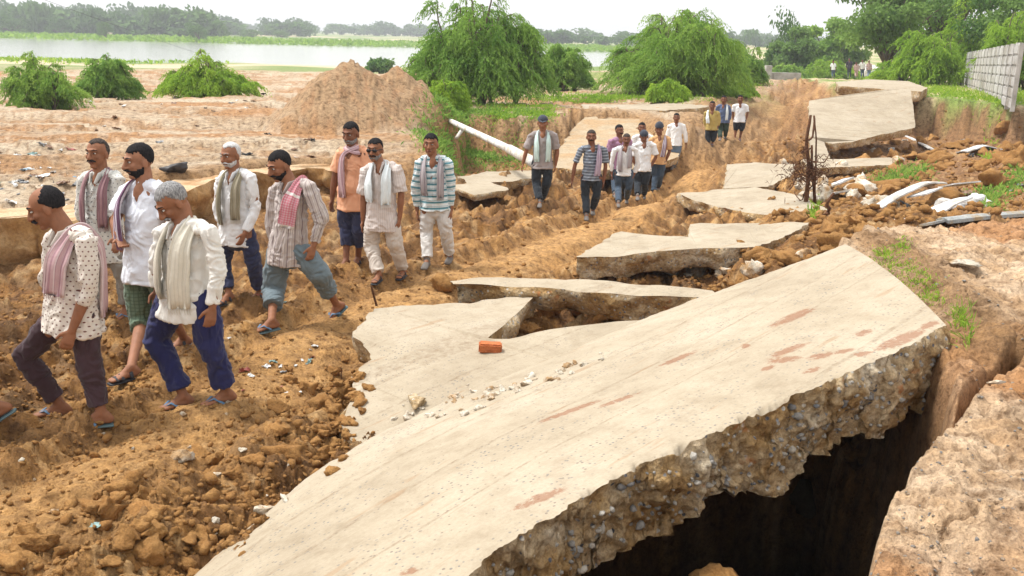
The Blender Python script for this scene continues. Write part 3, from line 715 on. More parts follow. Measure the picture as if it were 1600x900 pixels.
place_rocks('rubble_stone', 'loose brown stone in the rubble heap between the stepped slab and the big tilted slab', 'stone', 'rubble stones behind the big slab', 70,
            box_region((1180, 365, 1330, 400), (1240, 350, 1350, 380), (1160, 385, 1260, 415), (1290, 340, 1380, 372)), lambda r: r.uniform(.08, .24), M['clod'], 11)
place_rocks('concrete_chunk', 'pale chunk of broken concrete in the rubble behind the big slab', 'concrete chunk', 'pale concrete chunks behind the big slab', 34,
            box_region((900, 395, 1200, 430), (1150, 390, 1260, 420), (1200, 360, 1400, 390), (1040, 415, 1160, 432)), lambda r: r.uniform(.05, .16), M['pale'], 12)
place_rocks('rubble_stone', 'brown boulder of hardened earth below the far cut bank', 'boulder', 'earth boulders below the far bank', 80,
            box_region((1400, 200, 1620, 280), (1300, 225, 1600, 260), (1280, 260, 1600, 320)), lambda r: r.uniform(.12, .42), M['clod'], 13)
place_rocks('concrete_chunk', 'flat pale slab fragment scattered among the far rubble', 'concrete chunk', 'slab fragments in the far rubble', 26,
            box_region((1200, 240, 1420, 300), (1240, 290, 1420, 330)), lambda r: r.uniform(.15, .42), M['pale'], 14, z_off=.1)
place_rocks('mud_clod', 'big rounded clod of orange mud at the lower left foreground', 'clod', 'large mud clods in the lower left', 46,
            box_region((180, 700, 500, 880), (0, 760, 300, 890), (430, 560, 560, 700)), lambda r: r.uniform(.05, .14), M['clod'], 15)
place_rocks('pale_stone', 'small whitish stone lying on the orange mud', 'stone', 'small whitish stones on the mud', 60,
            box_region((230, 620, 560, 860), (0, 640, 300, 890), (560, 580, 640, 700), (540, 620, 620, 680)), lambda r: r.uniform(.012, .045), M['pale'], 16)
place_rocks('rubble_stone', 'lump of earth in the hollow beneath the narrow slab', 'clod', 'earth lumps under the narrow slab', 12,
            box_region((850, 485, 1000, 500), (800, 500, 870, 515)), lambda r: r.uniform(.10, .22), M['clod'], 17)
place_rocks('rubble_stone', 'boulder with painted-in shade lying at the bottom of the hollow under the big slab', 'boulder', 'boulders in the dark hollow', 9,
            box_region((1000, 780, 1330, 895)), lambda r: r.uniform(.15, .3), M['clod_shade'], 18)
slab('slab_fragment', 'dim slab fragment lying deep inside the dark hollow', [(1060, 800, -.9), (1180, 745, -.8), (1215, 760, -.8), (1110, 825, -.95)], .1, seed=40, top=M['clod_shade'], cat='slab fragment')  # top face coloured with the hollow's painted shade
place_rocks('concrete_chunk', 'crumb of pale concrete on the joint between flat slab and big slab', 'concrete chunk', 'concrete crumbs on the flat slab', 60,
            lambda r: (lambda t: (620+330*t+r.normal()*8, 655-95*t+r.normal()*9))(r.rand()), lambda r: r.uniform(.012, .05), M['pale'], 19, z_off=.1, on_top=True)
place_rocks('mud_clod', 'clod of orange mud spilled over the left edge of the flat slab', 'clod', 'mud clods on the flat slab edge', 70,
            lambda r: (lambda t: (545+r.normal()*16-25*t, 590+130*t+r.normal()*10))(r.rand()), lambda r: r.uniform(.02, .085), M['clod'], 20, z_off=.15, on_top=True)
# single, recognisable stones
def one_rock(name, label, cat, u, v, s, material, seed, sq=(1, .8, .6), on=None):
    q, f = ICO3; q = facet(q, np.random.RandomState(seed)); q = q*(1+.4*fbm3(q*1.5+seed, 4, seed)+.2*fbm3(q*5, 3, seed, .7))[:, None]*np.array(sq)
    o = mesh_obj(name, q, f, material); o.location = (0, -50, -50); p = hit(u, v) if on is None else (cast(u, v) if on == 'cast' else P(u, v, on))
    o.location = (p.x, p.y, p.z+s*.25); o.scale = (s, s, s); o.rotation_euler = (0, 0, seed); return tag(o, label, cat)
one_rock('pale_stone', 'white angular stone at the left lip of the big tilted slab', 'stone', 413, 800, .075, M['pale'], 1, on='cast')
one_rock('pale_stone', 'flat white stone chip just right of the white angular stone', 'stone', 446, 783, .05, M['pale'], 2, (1.4, .5, .4), on='cast')
one_rock('pale_stone', 'cream coloured lumpy stone in the mud below the men', 'stone', 288, 716, .10, M['pale'], 3, (1.2, .7, .7))
one_rock('pale_stone', 'round beige stone half covered in mud right of the lumpy cream stone', 'stone', 335, 722, .09, M['clod'], 4, (.9, .9, .8))
one_rock('concrete_chunk', 'crumbled grey concrete lump at the edge of the low strip', 'concrete chunk', 650, 634, .10, M['broken'], 5, (1.6, .9, .35), on='cast')
one_rock('mud_clod', 'large earth boulder leaning on the stepped slab front', 'boulder', 952, 402, .27, M['clod'], 6, (1, .8, .8))
one_rock('mud_clod', 'earth boulder at the right end of the stepped slab', 'boulder', 1215, 378, .32, M['clod'], 7, (1.2, .8, .7))
one_rock('mud_clod', 'earth boulder filling the gap beside the flat jointed slab', 'boulder', 895, 492, .30, M['clod'], 8, (1.3, .8, .6))
one_rock('mud_clod', 'dark earth clod at the left end of the narrow slab', 'clod', 690, 452, .2, M['clod'], 9, (1, .8, .8))
one_rock('boulder', 'large rough earth boulder at the far right rubble edge', 'boulder', 1590, 262, .6, M['clod'], 10, (1, .8, .8))

one_rock('mud_clod', 'brown earth lump at the bottom edge of the frame inside the hollow', 'clod', 1118, 915, .15, M['clod'], 64, (1.7, .8, .3), on=.2)
one_rock('earth_lump', 'brown earth packed against the right end of the big slab above the crack', 'earth lump', 1503, 575, .15, M['mudwall'], 66, (.9, 1.1, .9), on=1.02)
# fine crumbs: far too many to count
def crumbs():
    rs = np.random.RandomState(77); C = []; R = []
    def add(n, box, s0, s1):
        us = rs.uniform(box[0], box[2], n); vs = rs.uniform(box[1], box[3], n)
        pts = [P(u, v, 0.0) for u, v in zip(us, vs)]
        xy = np.array([(p.x, p.y) for p in pts]); h, m = H(xy[:, 0], xy[:, 1], True)
        for i in range(n):
            s = s0*(s1/s0)**rs.rand()
            keep = m['rough'][i]*(1-.75*m['track'][i])
            if rs.rand() < keep and m['pt'][i] < .1: C.append((xy[i, 0], xy[i, 1], h[i]+s*.2)); R.append(s)
    add(5200, (-60, 560, 640, 960), .006, .03); add(2600, (-60, 420, 760, 620), .008, .035); add(700, (560, 330, 1300, 480), .012, .06); add(420, (700, 150, 1300, 340), .03, .08); add(420, (100, 600, 560, 900), .02, .06)
    add(2400, (1200, 180, 1700, 400), .02, .11); add(900, (900, 380, 1350, 480), .015, .07)
    V, F = merge_rocks(C, R, ICO1, 8, .8, .75)
    o = mesh_obj('mud_crumbs', V, F, M['clod'], smooth=False); tag(o, 'crumbs of broken orange mud covering the track', 'mud crumbs', kind='stuff')
    C.clear(); R.clear()
    us = rs.uniform(1250, 1750, 1500); vs = rs.uniform(345, 960, 1500); pp = np.array([tuple(P(u, v, 1.13)) for u, v in zip(us, vs)]); h, m = H(pp[:, 0], pp[:, 1], True)
    for i in range(1500):
        if m['nb'][i] > .9: s = .002*(6**rs.rand())*(1+.8*(vs[i] < 450)); C.append((pp[i, 0], pp[i, 1], h[i]+s*.1)); R.append(s)
    V, F = merge_rocks(C, R, ICO1, 9, .8, .5)
    tag(mesh_obj('grey_gravel', V, F, M['grit']), 'grey gravel sprinkled over the sandy bank at right', 'gravel', kind='stuff')
crumbs()
# ================================================================== TREES AND FENCE
def leafmat(name, c0, c1, tr=.35):
    m = bpy.data.materials.new(name); m.use_nodes = True; n = m.node_tree; n.nodes.clear()
    out = N(n, 'OutputMaterial'); a = attr(n, 'tint').outputs['Fac']
    c = ramp(n, a, [(0, c0), (1, c1)]); oi = N(n, 'ObjectInfo').outputs['Random']
    c = mixc(n, .5, c, ramp(n, oi, [(0, (.8, .86, .85)), (1, (1.15, 1.1, .9))]), 'MULTIPLY')
    d = N(n, 'BsdfDiffuse'); t = N(n, 'BsdfTranslucent'); mx_ = N(n, 'MixShader'); mx_.inputs[0].default_value = tr
    n.links.new(c, d.inputs['Color']); n.links.new(c, t.inputs['Color']); n.links.new(d.outputs[0], mx_.inputs[1]); n.links.new(t.outputs[0], mx_.inputs[2]); n.links.new(mx_.outputs[0], out.inputs[0])
    return m
M['leaf'] = leafmat('feathery_leaves', (.12, .25, .05), (.34, .50, .11), .5)
M['leaf_y'] = leafmat('fresh_leaves', (.17, .32, .04), (.40, .56, .08), .5)
M['leaf_d'] = leafmat('dark_leaves', (.075, .165, .05), (.23, .35, .10), .45)
M['leaf_far'] = leafmat('distant_leaves', (.06, .13, .035), (.16, .26, .07), .3)
M['bark'] = mat('bark', (.13, .10, .075), .9)
def tube(path, r0, r1, n=6):
    path = np.asarray(path); V = []; F = []
    m = len(path); tg = np.gradient(path, axis=0); tg /= np.linalg.norm(tg, axis=1)[:, None]+1e-9
    up = np.array([.31, .23, .92])
    for i in range(m):
        a = np.cross(tg[i], up); a /= np.linalg.norm(a)+1e-9; b = np.cross(tg[i], a); r = r0+(r1-r0)*i/(m-1)
        for k in range(n):
            q = 2*math.pi*k/n; V.append(path[i]+r*(math.cos(q)*a+math.sin(q)*b))
    for i in range(m-1):
        for k in range(n): F.append((i*n+k, i*n+(k+1) % n, (i+1)*n+(k+1) % n, (i+1)*n+k))
    c0 = len(V); V.append(path[0]); V.append(path[-1])
    for k in range(n): F.append((c0, (k+1) % n, k)); F.append((c0+1, (m-1)*n+k, (m-1)*n+(k+1) % n))
    return V, F
def merge(parts):
    V = []; F = []
    for v, f in parts:
        o = len(V); V += list(v); F += [tuple(i+o for i in q) for q in f]
    return V, F
def leaves_mesh(pos, dirs, lens, wid, rs):
    """kite-like strips: one quad each"""
    n = len(pos); d = dirs/(np.linalg.norm(dirs, axis=1)[:, None]+1e-9)
    r = rs.normal(size=(n, 3)); s = np.cross(d, r); s /= np.linalg.norm(s, axis=1)[:, None]+1e-9
    L = lens[:, None]; w_ = wid[:, None]
    V = np.stack([pos, pos+d*L*.5+s*w_, pos+d*L-np.array([0, 0, .12])*L, pos+d*L*.5-s*w_], 1).reshape(-1, 3)
    return V, np.arange(4*n).reshape(n, 4)
def arching(seed, R, Hh, nb=90, tw=16, lf=11, lsz=.13, low=.15, flat=1.0):
    """thorny mesquite-like tree: arching limbs with hanging feathery sprays"""
    rs = np.random.RandomState(seed); trunk = []; LP = []; LD = []; LL = []; TN = []
    lobes = rs.uniform(0, 6.28, 7); subs = [(0, 0, 1, .85)]+[(rs.uniform(.2, .5)*math.cos(k*1.26+seed), rs.uniform(.2, .5)*math.sin(k*1.26+seed), rs.uniform(.5, .92), rs.uniform(.45, .7)) for k in range(5)]
    for b in range(nb):
        az = rs.uniform(0, 6.28); lob = .75+.35*max(np.cos(az-lobes[rs.randint(7)]), 0)
        reach = R*lob*rs.uniform(.25, 1.0)**.7; top = Hh*rs.uniform(.45, 1.02)*(1-.45*(reach/R)**2.2)
        sb = b % 6; start = np.array([subs[sb][0]*R, subs[sb][1]*R, 0.0]); reach *= subs[sb][3]; top *= subs[sb][2]; m = 14; t = np.linspace(0, 1, m)
        if rs.rand() < .07: top *= 1.12
        end = top*rs.uniform(.25, .8) if rs.rand() < .75 else top
        end = max(end*(1-.55*reach/R), low*Hh*rs.rand())
        rad = reach*(t**1.15); hgt = top*np.sin(np.clip(t*1.75, 0, np.pi/2))**.9
        hgt = np.where(t > .62, hgt-(top-end)*((t-.62)/.38)**1.6, hgt)
        bend = az+rs.normal()*.5*t
        path = np.stack([start[0]+rad*np.cos(bend), start[1]+rad*np.sin(bend), hgt], -1)
        path += np.stack([fbm(t*3+b, t*0+k*9, 2, seed % 50) for k in range(3)], -1)*.10*R*t[:, None]
        if b % 2 == 0 or b % 5 == 1: trunk.append(tube(path, .045*R/2.5, .006, 5))
        tint = rs.uniform(0, 1)
        for q in range(tw):
            s = rs.uniform(.40, 1.0); p = np.array([np.interp(s, t, path[:, k]) for k in range(3)])
            dd = np.array([math.cos(az)+rs.normal()*.9, math.sin(az)+rs.normal()*.9, rs.uniform(-.1, .7)]); tl = R*rs.uniform(.10, .24)
            tt = np.linspace(.05, 1, lf)[:, None]; dd /= np.linalg.norm(dd)
            tp = p+dd*tl*tt+np.array([0, 0, -1])*tl*.75*tt**2
            tdir = dd-np.array([0, 0, 1.0])*tt
            LP.append(tp+rs.normal(size=(lf, 3))*.022); LD.append(tdir+rs.normal(size=(lf, 3))*.42-np.array([0, 0, .5])); LL.append(lsz*rs.uniform(.7, 1.3, lf))
            TN.append(np.full(lf, np.clip(.5*tint+.5*rs.rand()+.0, 0, 1)))
    LP = np.concatenate(LP); LD = np.concatenate(LD); LL = np.concatenate(LL); TN = np.concatenate(TN)
    keep = LP[:, 2] > .02*Hh; LP, LD, LL, TN = LP[keep], LD[keep], LL[keep], TN[keep]
    V, F = leaves_mesh(LP, LD, LL, LL*.19, rs)
    return (V, F, np.repeat(TN, 4)), merge(trunk)
def rounded(seed, R, Hh, n=9000, lsz=.2, trunk_h=.3, clumps=26):
    """broad-leaved tree built of uneven clumps on a forked trunk"""
    rs = np.random.RandomState(seed); parts = []; C = []
    base = trunk_h*Hh
    for k in range(clumps):
        az = rs.uniform(0, 6.28); rr_ = R*rs.uniform(.1, .95)**.8; z = base+(Hh-base)*rs.uniform(.05, 1)*(1-.35*(rr_/R)**2)
        c = np.array([rr_*math.cos(az), rr_*math.sin(az), z]); C.append((c, R*rs.uniform(.18, .38), rs.rand()))
        t = np.linspace(0, 1, 7)[:, None]; parts.append(tube(np.array([0, 0, base*.5])*(1-t)+c*t+np.array([0, 0, 1])*np.sin(t*3.14)*.1*R, .03*R, .008*R, 5))
    parts.append(tube([(0, 0, -.1), (.02*R, 0, base*.5), (0, .02*R, base)], .07*R, .045*R, 7))
    per = n//clumps; LP = []; TN = []
    for c, cr, tn in C:
        d = rs.normal(size=(per, 3)); d /= np.linalg.norm(d, axis=1)[:, None]; rad = cr*rs.uniform(.35, 1.08, per)[:, None]
        q = c+d*rad*np.array([1.15, 1.15, .75]); LP.append(q); TN.append(np.clip(.6*tn+.4*rs.rand(per), 0, 1))
    LP = np.concatenate(LP); TN = np.concatenate(TN); nn = len(LP)
    V, F = leaves_mesh(LP, rs.normal(size=(nn, 3))-np.array([0, 0, .4]), lsz*rs.uniform(.7, 1.3, nn), lsz*.32*np.ones(nn), rs)
    return (V, F, np.repeat(TN, 4)), merge(parts)
def plant(name, label, cat, u, v, Y, gen, leaf, group=None, z=None, sc=1.0, rot=0.0):
    (V, F, T), (tv, tf) = gen
    p = PY(u, v, Y); zz = hz(p.x, p.y) if z is None else z
    t = empty(name, (p.x, p.y, zz-.03), label, cat, group); t.scale = (sc, sc, sc); t.rotation_euler = (0, 0, rot)
    mesh_obj('crown', V, F, leaf, t, attrs={'tint': ('FLOAT', T)})
    mesh_obj('trunk', tv, tf, M['bark'], t, smooth=True)
    return t
def ppm(v, Y): return FPX/Y
TREES = [
 # name, label, u, vbase, Y, width px, height px, style, leaf
 ('bush', 'feathery green bush nearest the left frame edge on the sand', 62, 165, 31, 142, 104, 'a', 'leaf'),
 ('bush', 'partly brown twiggy bush second from the left frame edge', 168, 143, 36, 112, 84, 'a', 'leaf'),
 ('bush', 'low wide dome shaped bush on the sand left of the earth mound', 326, 142, 38, 162, 76, 'a', 'leaf_y'),
 ('mesquite_tree', 'large feathery weeping tree right of the earth mound', 750, 168, 35, 236, 190, 'A', 'leaf'),
 ('mesquite_bush', 'low green growth at the foot of the large weeping tree beside the mound', 700, 182, 31, 90, 76, 'a', 'leaf_y'),
 ('bush', 'smaller bushy tree between the two big weeping trees', 882, 152, 46, 110, 88, 'a', 'leaf'),
 ('mesquite_tree', 'wide spreading weeping tree behind the walking group', 1050, 153, 42, 240, 156, 'A', 'leaf'),
 ('bush', 'round bright green bush in front of the wide weeping tree', 1045, 156, 37, 92, 38, 'a', 'leaf_y'),
 ('bush', 'green bush at the right foot of the wide weeping tree', 1135, 138, 44, 110, 46, 'a', 'leaf_y'),
 ('mesquite_bush', 'tall thin bush behind the right side of the wide weeping tree', 1160, 136, 52, 90, 76, 'a', 'leaf'),
 ('small_tree', 'small round tree alone at the water edge behind the earth mound', 592, 106, 90, 36, 24, 'r', 'leaf_d'),
 ('broadleaf_tree', 'distant tree left of the pole on the far road', 1240, 112, 104, 70, 76, 'r', 'leaf_d'),
 ('broadleaf_tree', 'distant taller tree just behind the pole on the far road', 1298, 110, 108, 96, 88, 'r', 'leaf'),
 ('bush', 'hazy roadside bush below the distant trees', 1225, 114, 96, 90, 34, 'a', 'leaf'),
 ('bush', 'light green roadside bush behind the far standing men', 1290, 113, 99, 120, 44, 'a', 'leaf_y'),
 ('broadleaf_tree', 'tall dark tree leaning over the far road at upper right', 1382, 110, 64, 160, 165, 'r', 'leaf_d'),
 ('broadleaf_tree', 'tall bright tree in the middle of the right hand thicket', 1470, 115, 66, 170, 175, 'r', 'leaf'),
 ('broadleaf_tree', 'dark leafy tree above the grey panel fence', 1590, 125, 56, 150, 170, 'r', 'leaf_d'),
 ('mesquite_bush', 'bright green bush overhanging the far road beside the standing men', 1436, 132, 54, 138, 100, 'a', 'leaf_y'),
 ('mesquite_bush', 'bright green bush in the corner behind the panel fence', 1500, 134, 58, 150, 128, 'a', 'leaf_y'),
 ('mesquite_bush', 'bushy tree behind the near end of the panel fence', 1600, 130, 48, 165, 140, 'a', 'leaf_y'),
 ('mesquite_bush', 'green bush outside the near end of the panel fence', 1680, 150, 40, 130, 100, 'a', 'leaf'),
 ('mesquite_bush', 'bush between the standing men and the thicket', 1388, 118, 92, 60, 46, 'a', 'leaf'),
]
for i, (nm, lb, u, v, Y, wpx, hpx, st, lf) in enumerate(TREES):
    R = wpx/2*Y/FPX; Hh = hpx*Y/FPX
    if st == 'A': g = arching(100+i, R, Hh, 280, 32, 18, .10)
    elif st == 'a': g = arching(100+i, R, Hh, int(90+min(90, wpx*.7)), 22, 14, max(.075, Y*.0024))
    else: g = rounded(100+i, R, Hh, 14000 if wpx > 60 else 2500, max(.16, Y*.0038))
    plant(nm, lb, 'tree' if 'tree' in nm else 'bush', u, v, Y, g, M[lf])

# far bank: single trees that stand out, and the wood behind them
FT = [(165, 50, 330, 26, 26, 'small dark riverside tree on the far bank'), (310, 55, 330, 34, 28, 'round tree at the water edge on the far bank'), (92, 40, 400, 40, 26, 'dark tree crown rising left on the far bank'), (140, 38, 410, 36, 28, 'darker tree next to the crown at left on the far bank'),
      (222, 44, 420, 30, 22, 'tree over the pale sand patch on the far bank'), (345, 50, 430, 40, 14, 'low dark tree clump far along the bank'), (395, 50, 460, 40, 14, 'second low clump beyond the riverside tree'), (440, 52, 480, 26, 14, 'small distant tree near the middle of the far bank'),
      (20, 38, 400, 60, 28, 'wide tree at the left frame edge on the far bank')]
g0 = [rounded(300+k, 1.0, 1.0, 1500, .10, .12, 16) for k in range(3)]
for i, (u, v, Y, wpx, hpx, lb) in enumerate(FT):
    R = wpx/2*Y/FPX; (V, F, T), (tv, tf) = g0[i % 3]; sc = np.array([R, R, hpx*Y/FPX])
    plant('riverside_tree', lb, 'tree', u, v, Y, ((V*sc, F, T), (np.array(tv)*sc, tf)), M['leaf_far'], z=-.9)
def farwood():
    rs = np.random.RandomState(4); VV = []; FF = []; TT = []; off = 0
    spots = [(rs.uniform(-250, 330), Y) for Y in (410, 440, 480, 540) for _ in range(26)]+[(rs.uniform(-250, 480), Y) for Y in (560, 640) for _ in range(30)]+[(rs.uniform(-250, 720), Y) for Y in (800, 1000, 1250) for _ in range(50)]
    spots += [(rs.uniform(850, 1350), Y) for Y in (450, 600) for _ in range(20)]
    spots += [(rs.uniform(1225, 1900), Y) for Y in (120, 160, 210) for _ in range(13)]
    for u, Y in spots:
        (V, F, T), _ = g0[rs.randint(3)]; p = PY(u, 60, Y); R = rs.uniform(4, 9)*(1+Y/1500); Hh = rs.uniform(4.5, 9)*(1.0 if Y < 500 else 1.15)
        if u < 380 and Y < 700: Hh *= 1.45; R *= 1.2
        if Y < 230: R, Hh = rs.uniform(3, 5), rs.uniform(4, 7)
        sub = rs.choice(len(F), 420 if Y > 230 else min(1400, len(F)), False); q = V.reshape(-1, 4, 3)[sub]; c = q.mean(1, keepdims=True); q = c+(q-c)*(2.6 if Y > 230 else .9)
        q = q.reshape(-1, 3)*np.array([R, R, Hh]); q += np.array([p.x, p.y, np.interp(Y, [0, 150, 410, 900, 1300], [-.2, -.6, -.7, 1.5, 3])])
        VV.append(q); FF.append(np.arange(len(q)).reshape(-1, 4)+off); off += len(q); TT.append(np.repeat(T.reshape(-1, 4)[sub][:, 0]*.5+.5*rs.rand(), 4))
    o = mesh_obj('far_wood', np.concatenate(VV), np.concatenate(FF), M['leaf_far'], attrs={'tint': ('FLOAT', np.concatenate(TT))})
    tag(o, 'hazy line of woodland along the far river bank', 'woodland', kind='stuff')
    # reeds and low scrub on the far shore
    VV = []; TT = []
    n = 14000; us = rs.uniform(-200, 1000, n); Ys = rs.uniform(318, 430, n)
    pos = np.array([tuple(PY(u, 60, Y)) for u, Y in zip(us, Ys)]); pos[:, 2] = -1.1
    k = fbm(pos[:, 0]*.02, pos[:, 1]*.05, 3, 7) > -.05; pos = pos[k]; n = len(pos)
    V, F = leaves_mesh(pos, rs.normal(size=(n, 3))*.7+np.array([0, 0, .6]), rs.uniform(.8, 2.2, n), rs.uniform(.4, .9, n), rs)
    o = mesh_obj('riverside_scrub', V, F, M['leaf_y'], attrs={'tint': ('FLOAT', np.repeat(rs.rand(n)*.5, 4))}); tag(o, 'low green scrub along the far shore of the river', 'scrub', kind='stuff')
farwood()

# grass and weeds
def blades(name, label, spots, n, h0, h1, leaf, seed, wid=.006, zz=None, kind='stuff', spread=.12, lean_=.5, cat='grass'):
    rs = np.random.RandomState(seed); uv = []
    for i in range(n):
        s = spots[rs.randint(len(spots))]; uv.append((rs.normal(s[0], s[2]), rs.normal(s[1], s[3])))
    pos = hit_many(uv, 1.0 if zz is None else zz)
    if zz is not None: pos[:, 2] = np.maximum(pos[:, 2], -5)
    d = rs.normal(size=(n, 3))*lean_+np.array([0, 0, 1]); L = rs.uniform(h0, h1, n); V, F = leaves_mesh(pos, d, L, np.full(n, wid), rs)
    o = mesh_obj(name, V, F, leaf, attrs={'tint': ('FLOAT', np.repeat(rs.rand(n), 4))}); return tag(o, label, cat, kind=kind)
blades('grass', 'short yellow green grass growing along the right end of the tilted slab', [(1395, 415, 12, 10), (1420, 425, 14, 10), (1440, 445, 14, 10), (1455, 465, 10, 8), (1380, 398, 10, 7), (1500, 500, 8, 12), (1410, 385, 8, 6)], 1500, .015, .055, M['leaf_y'], 1, .004)
blades('grass_tuft', 'taller grass tuft hanging over the crack at the slab corner', [(1507, 515, 5, 12), (1512, 530, 4, 12), (1500, 495, 5, 6)], 70, .06, .16, M['leaf_y'], 2, .004)
blades('grass', 'bright grass on top of the bank below the weeping tree', [(815, 178, 26, 4), (850, 178, 10, 3), (780, 180, 12, 4)], 5000, .06, .16, M['leaf_y'], 3, .014, .5)
blades('grass', 'grass verge along the far road and the foot of the panel fence', [(1500, 148, 30, 4), (1470, 140, 20, 4), (1560, 155, 26, 3), (1590, 152, 16, 6), (1390, 122, 30, 3)], 6000, .08, .2, M['leaf_y'], 4, .016, 1.0)
blades('grass', 'grass carpet behind the two weeping trees', [(870, 155, 30, 3), (930, 156, 20, 2), (960, 153, 30, 2), (1080, 150, 40, 4), (1160, 130, 30, 4)], 6000, .06, .2, M['leaf_y'], 5, .02, .5)
blades('weeds', 'tangled weeds covering the gully around the fallen white pole', [(700, 215, 22, 10), (740, 225, 26, 12), (760, 245, 30, 8), (690, 195, 20, 6), (800, 215, 26, 10), (730, 200, 22, 8)], 9000, .08, .26, M['leaf'], 6, .016, 0.0, lean_=.9, cat='weeds')
blades('grass', 'green strip of grass on the near river shore at left', [(60, 92, 90, 2), (180, 96, 60, 2), (-40, 90, 60, 2)], 4000, .3, .7, M['leaf_y'], 9, .12, -.9)
blades('fallen_branch', 'leafy green branch lying in the rubble behind the curved white sheet', [(1410, 275, 20, 7), (1395, 283, 16, 5), (1435, 270, 12, 6)], 800, .10, .26, M['leaf'], 7, .016, .1, kind='thing', lean_=1.0, cat='branch')
blades('weed_plant', 'small bright weed sprouting on the far bank rubble', [(1552, 210, 6, 4)], 300, .12, .3, M['leaf_y'], 8, .022, -.2, kind='thing', lean_=1.0, cat='weed')
blades('creeper', 'leafy creeper hanging over the rubble at the right frame edge', [(1590, 275, 10, 10), (1565, 290, 12, 8), (1540, 305, 12, 7), (1580, 295, 12, 9), (1600, 262, 10, 8), (1550, 320, 8, 6)], 1300, .07, .2, M['leaf'], 10, .018, .3, kind='thing', lean_=1.0, cat='creeper')
blades('weed_plant', 'tiny green sprout at the foot of the rusty stake', [(1272, 332, 4, 7)], 200, .08, .22, M['leaf_y'], 11, .012, .3, kind='thing', lean_=.5, cat='weed')

def box(cx, cy, cz, sx, sy, sz, rz=0):
    v = []
    c, s = math.cos(rz), math.sin(rz)
    for a in (-1, 1):
        for b in (-1, 1):
            for d in (-1, 1):
                x, y = a*sx/2, b*sy/2; v.append((cx+x*c-y*s, cy+x*s+y*c, cz+d*sz/2))
    return v, [(0, 1, 3, 2), (4, 6, 7, 5), (0, 4, 5, 1), (2, 3, 7, 6), (0, 2, 6, 4), (1, 5, 7, 3)]
def _fc(n, b):
    pos = geo_pos(n); t = noise_tex(n, pos, 2.5, 5); c = ramp(n, t, [(.3, (.28, .27, .24)), (.6, (.46, .45, .42))])
    st = ramp(n, noise_tex(n, mapping(n, pos, (4, 4, .5)), 2, 4), [(.55, (0, 0, 0)), (.7, (.6, .6, .6))]); c = mixc(n, st, c, (.16, .15, .12)); n.links.new(c, b.inputs['Base Color']); bump(n, b, t, .4, .02)
M['fence'] = mat('precast_concrete', rough=.9, build=_fc)
M['fence_pale'] = rockmat('pale_precast', (.42, .415, .40), (.58, .57, .55), 2, (.32, .30, .26))
def fence():
    A = PY(1584, 156, 30.8); B = PY(1486, 129, 70)
    t = empty('panel_fence', (A.x, A.y, hz(A.x, A.y)), 'grey precast concrete panel fence with stacked square panels on the far bank', 'fence')
    d = Vector((B.x-A.x, B.y-A.y, 0)); L = d.length; d.normalize(); rz = math.atan2(d.y, d.x); nb = 24; step = L/nb; side = Vector((-d.y, d.x, 0))
    org = t.location; za, zb = .98, hz(B.x, B.y); zl = lambda i: za+(zb-za)*i/nb
    for i in range(nb+1):
        p = Vector((A.x, A.y, 0))+d*step*i; z = zl(i)
        parts = [box(p.x-org.x, p.y-org.y, z+1.0-org.z, .11, .13, 2.10, rz)]
        mesh_obj('post', *merge(parts), M['fence'], t)
        if i < nb:
            q = p+d*step*.5; z2 = .5*(z+zl(i+1)); parts = []
            for k in range(6):
                parts.append(box(q.x-org.x, q.y-org.y, z2+.19+k*.335-org.z, step-.13, .10, .255, rz))
                parts.append(box(q.x-org.x, q.y-org.y, z2+.355+k*.335-org.z, step-.132, .03, .09, rz))
            mesh_obj('panel', *merge(parts), M['fence_pale'], t)
fence()
# ================================================================== PEOPLE
def A3(v): return np.array(v, float)
def nrm(v): return v/(np.linalg.norm(v)+1e-9)
def chain(pts, rad, lat=None, n=14, cap=3, flat0=False, flat1=False):
    """closed tube with rounded ends; rad = r or (lateral, depth); lat = lateral axis (or one per point)"""
    pts = np.asarray(pts, float); m = len(pts)
    R = np.array([(r, r) if np.ndim(r) == 0 else r for r in rad], float)
    # rounded end rings
    def ext(a, b, r, sgn):
        d = nrm(a-b); out = []
        for k in range(1, cap+1):
            q = k/(cap+.25)*math.pi/2; out.append((a+d*min(r[0], r[1])*math.sin(q), r*math.cos(q)))
        return out
    P0 = ext(pts[0], pts[1], R[0], 1)[::-1]; P1 = ext(pts[-1], pts[-2], R[-1], 1)
    if flat0: P0 = []
    if flat1: P1 = []
    ptx = np.array([p for p, _ in P0]+list(pts)+[p for p, _ in P1]); Rx = np.array([r for _, r in P0]+list(R)+[r for _, r in P1])
    tg = np.gradient(ptx, axis=0); tg /= np.linalg.norm(tg, axis=1)[:, None]+1e-9
    if lat is None: L = np.tile(A3((.93, .31, .17)), (len(ptx), 1))
    else:
        L = np.asarray(lat, float)
        L = np.tile(L, (len(ptx), 1)) if L.ndim == 1 else np.concatenate([np.repeat(L[:1], len(P0), 0), L, np.repeat(L[-1:], len(P1), 0)])
    a = L-tg*np.sum(L*tg, 1)[:, None]; a /= np.linalg.norm(a, axis=1)[:, None]+1e-9; b = np.cross(tg, a)
    q = np.arange(n)*2*np.pi/n
    V = ptx[:, None, :]+np.cos(q)[None, :, None]*a[:, None, :]*Rx[:, 0][:, None, None]+np.sin(q)[None, :, None]*b[:, None, :]*Rx[:, 1][:, None, None]
    V = V.reshape(-1, 3); M_ = len(ptx); F = []
    for i in range(M_-1):
        for k in range(n): F.append((i*n+k, i*n+(k+1) % n, (i+1)*n+(k+1) % n, (i+1)*n+k))
    F.append(tuple(range(n))[::-1]); F.append(tuple(range((M_-1)*n, M_*n)))
    return V, F
_ISO = ico(3)
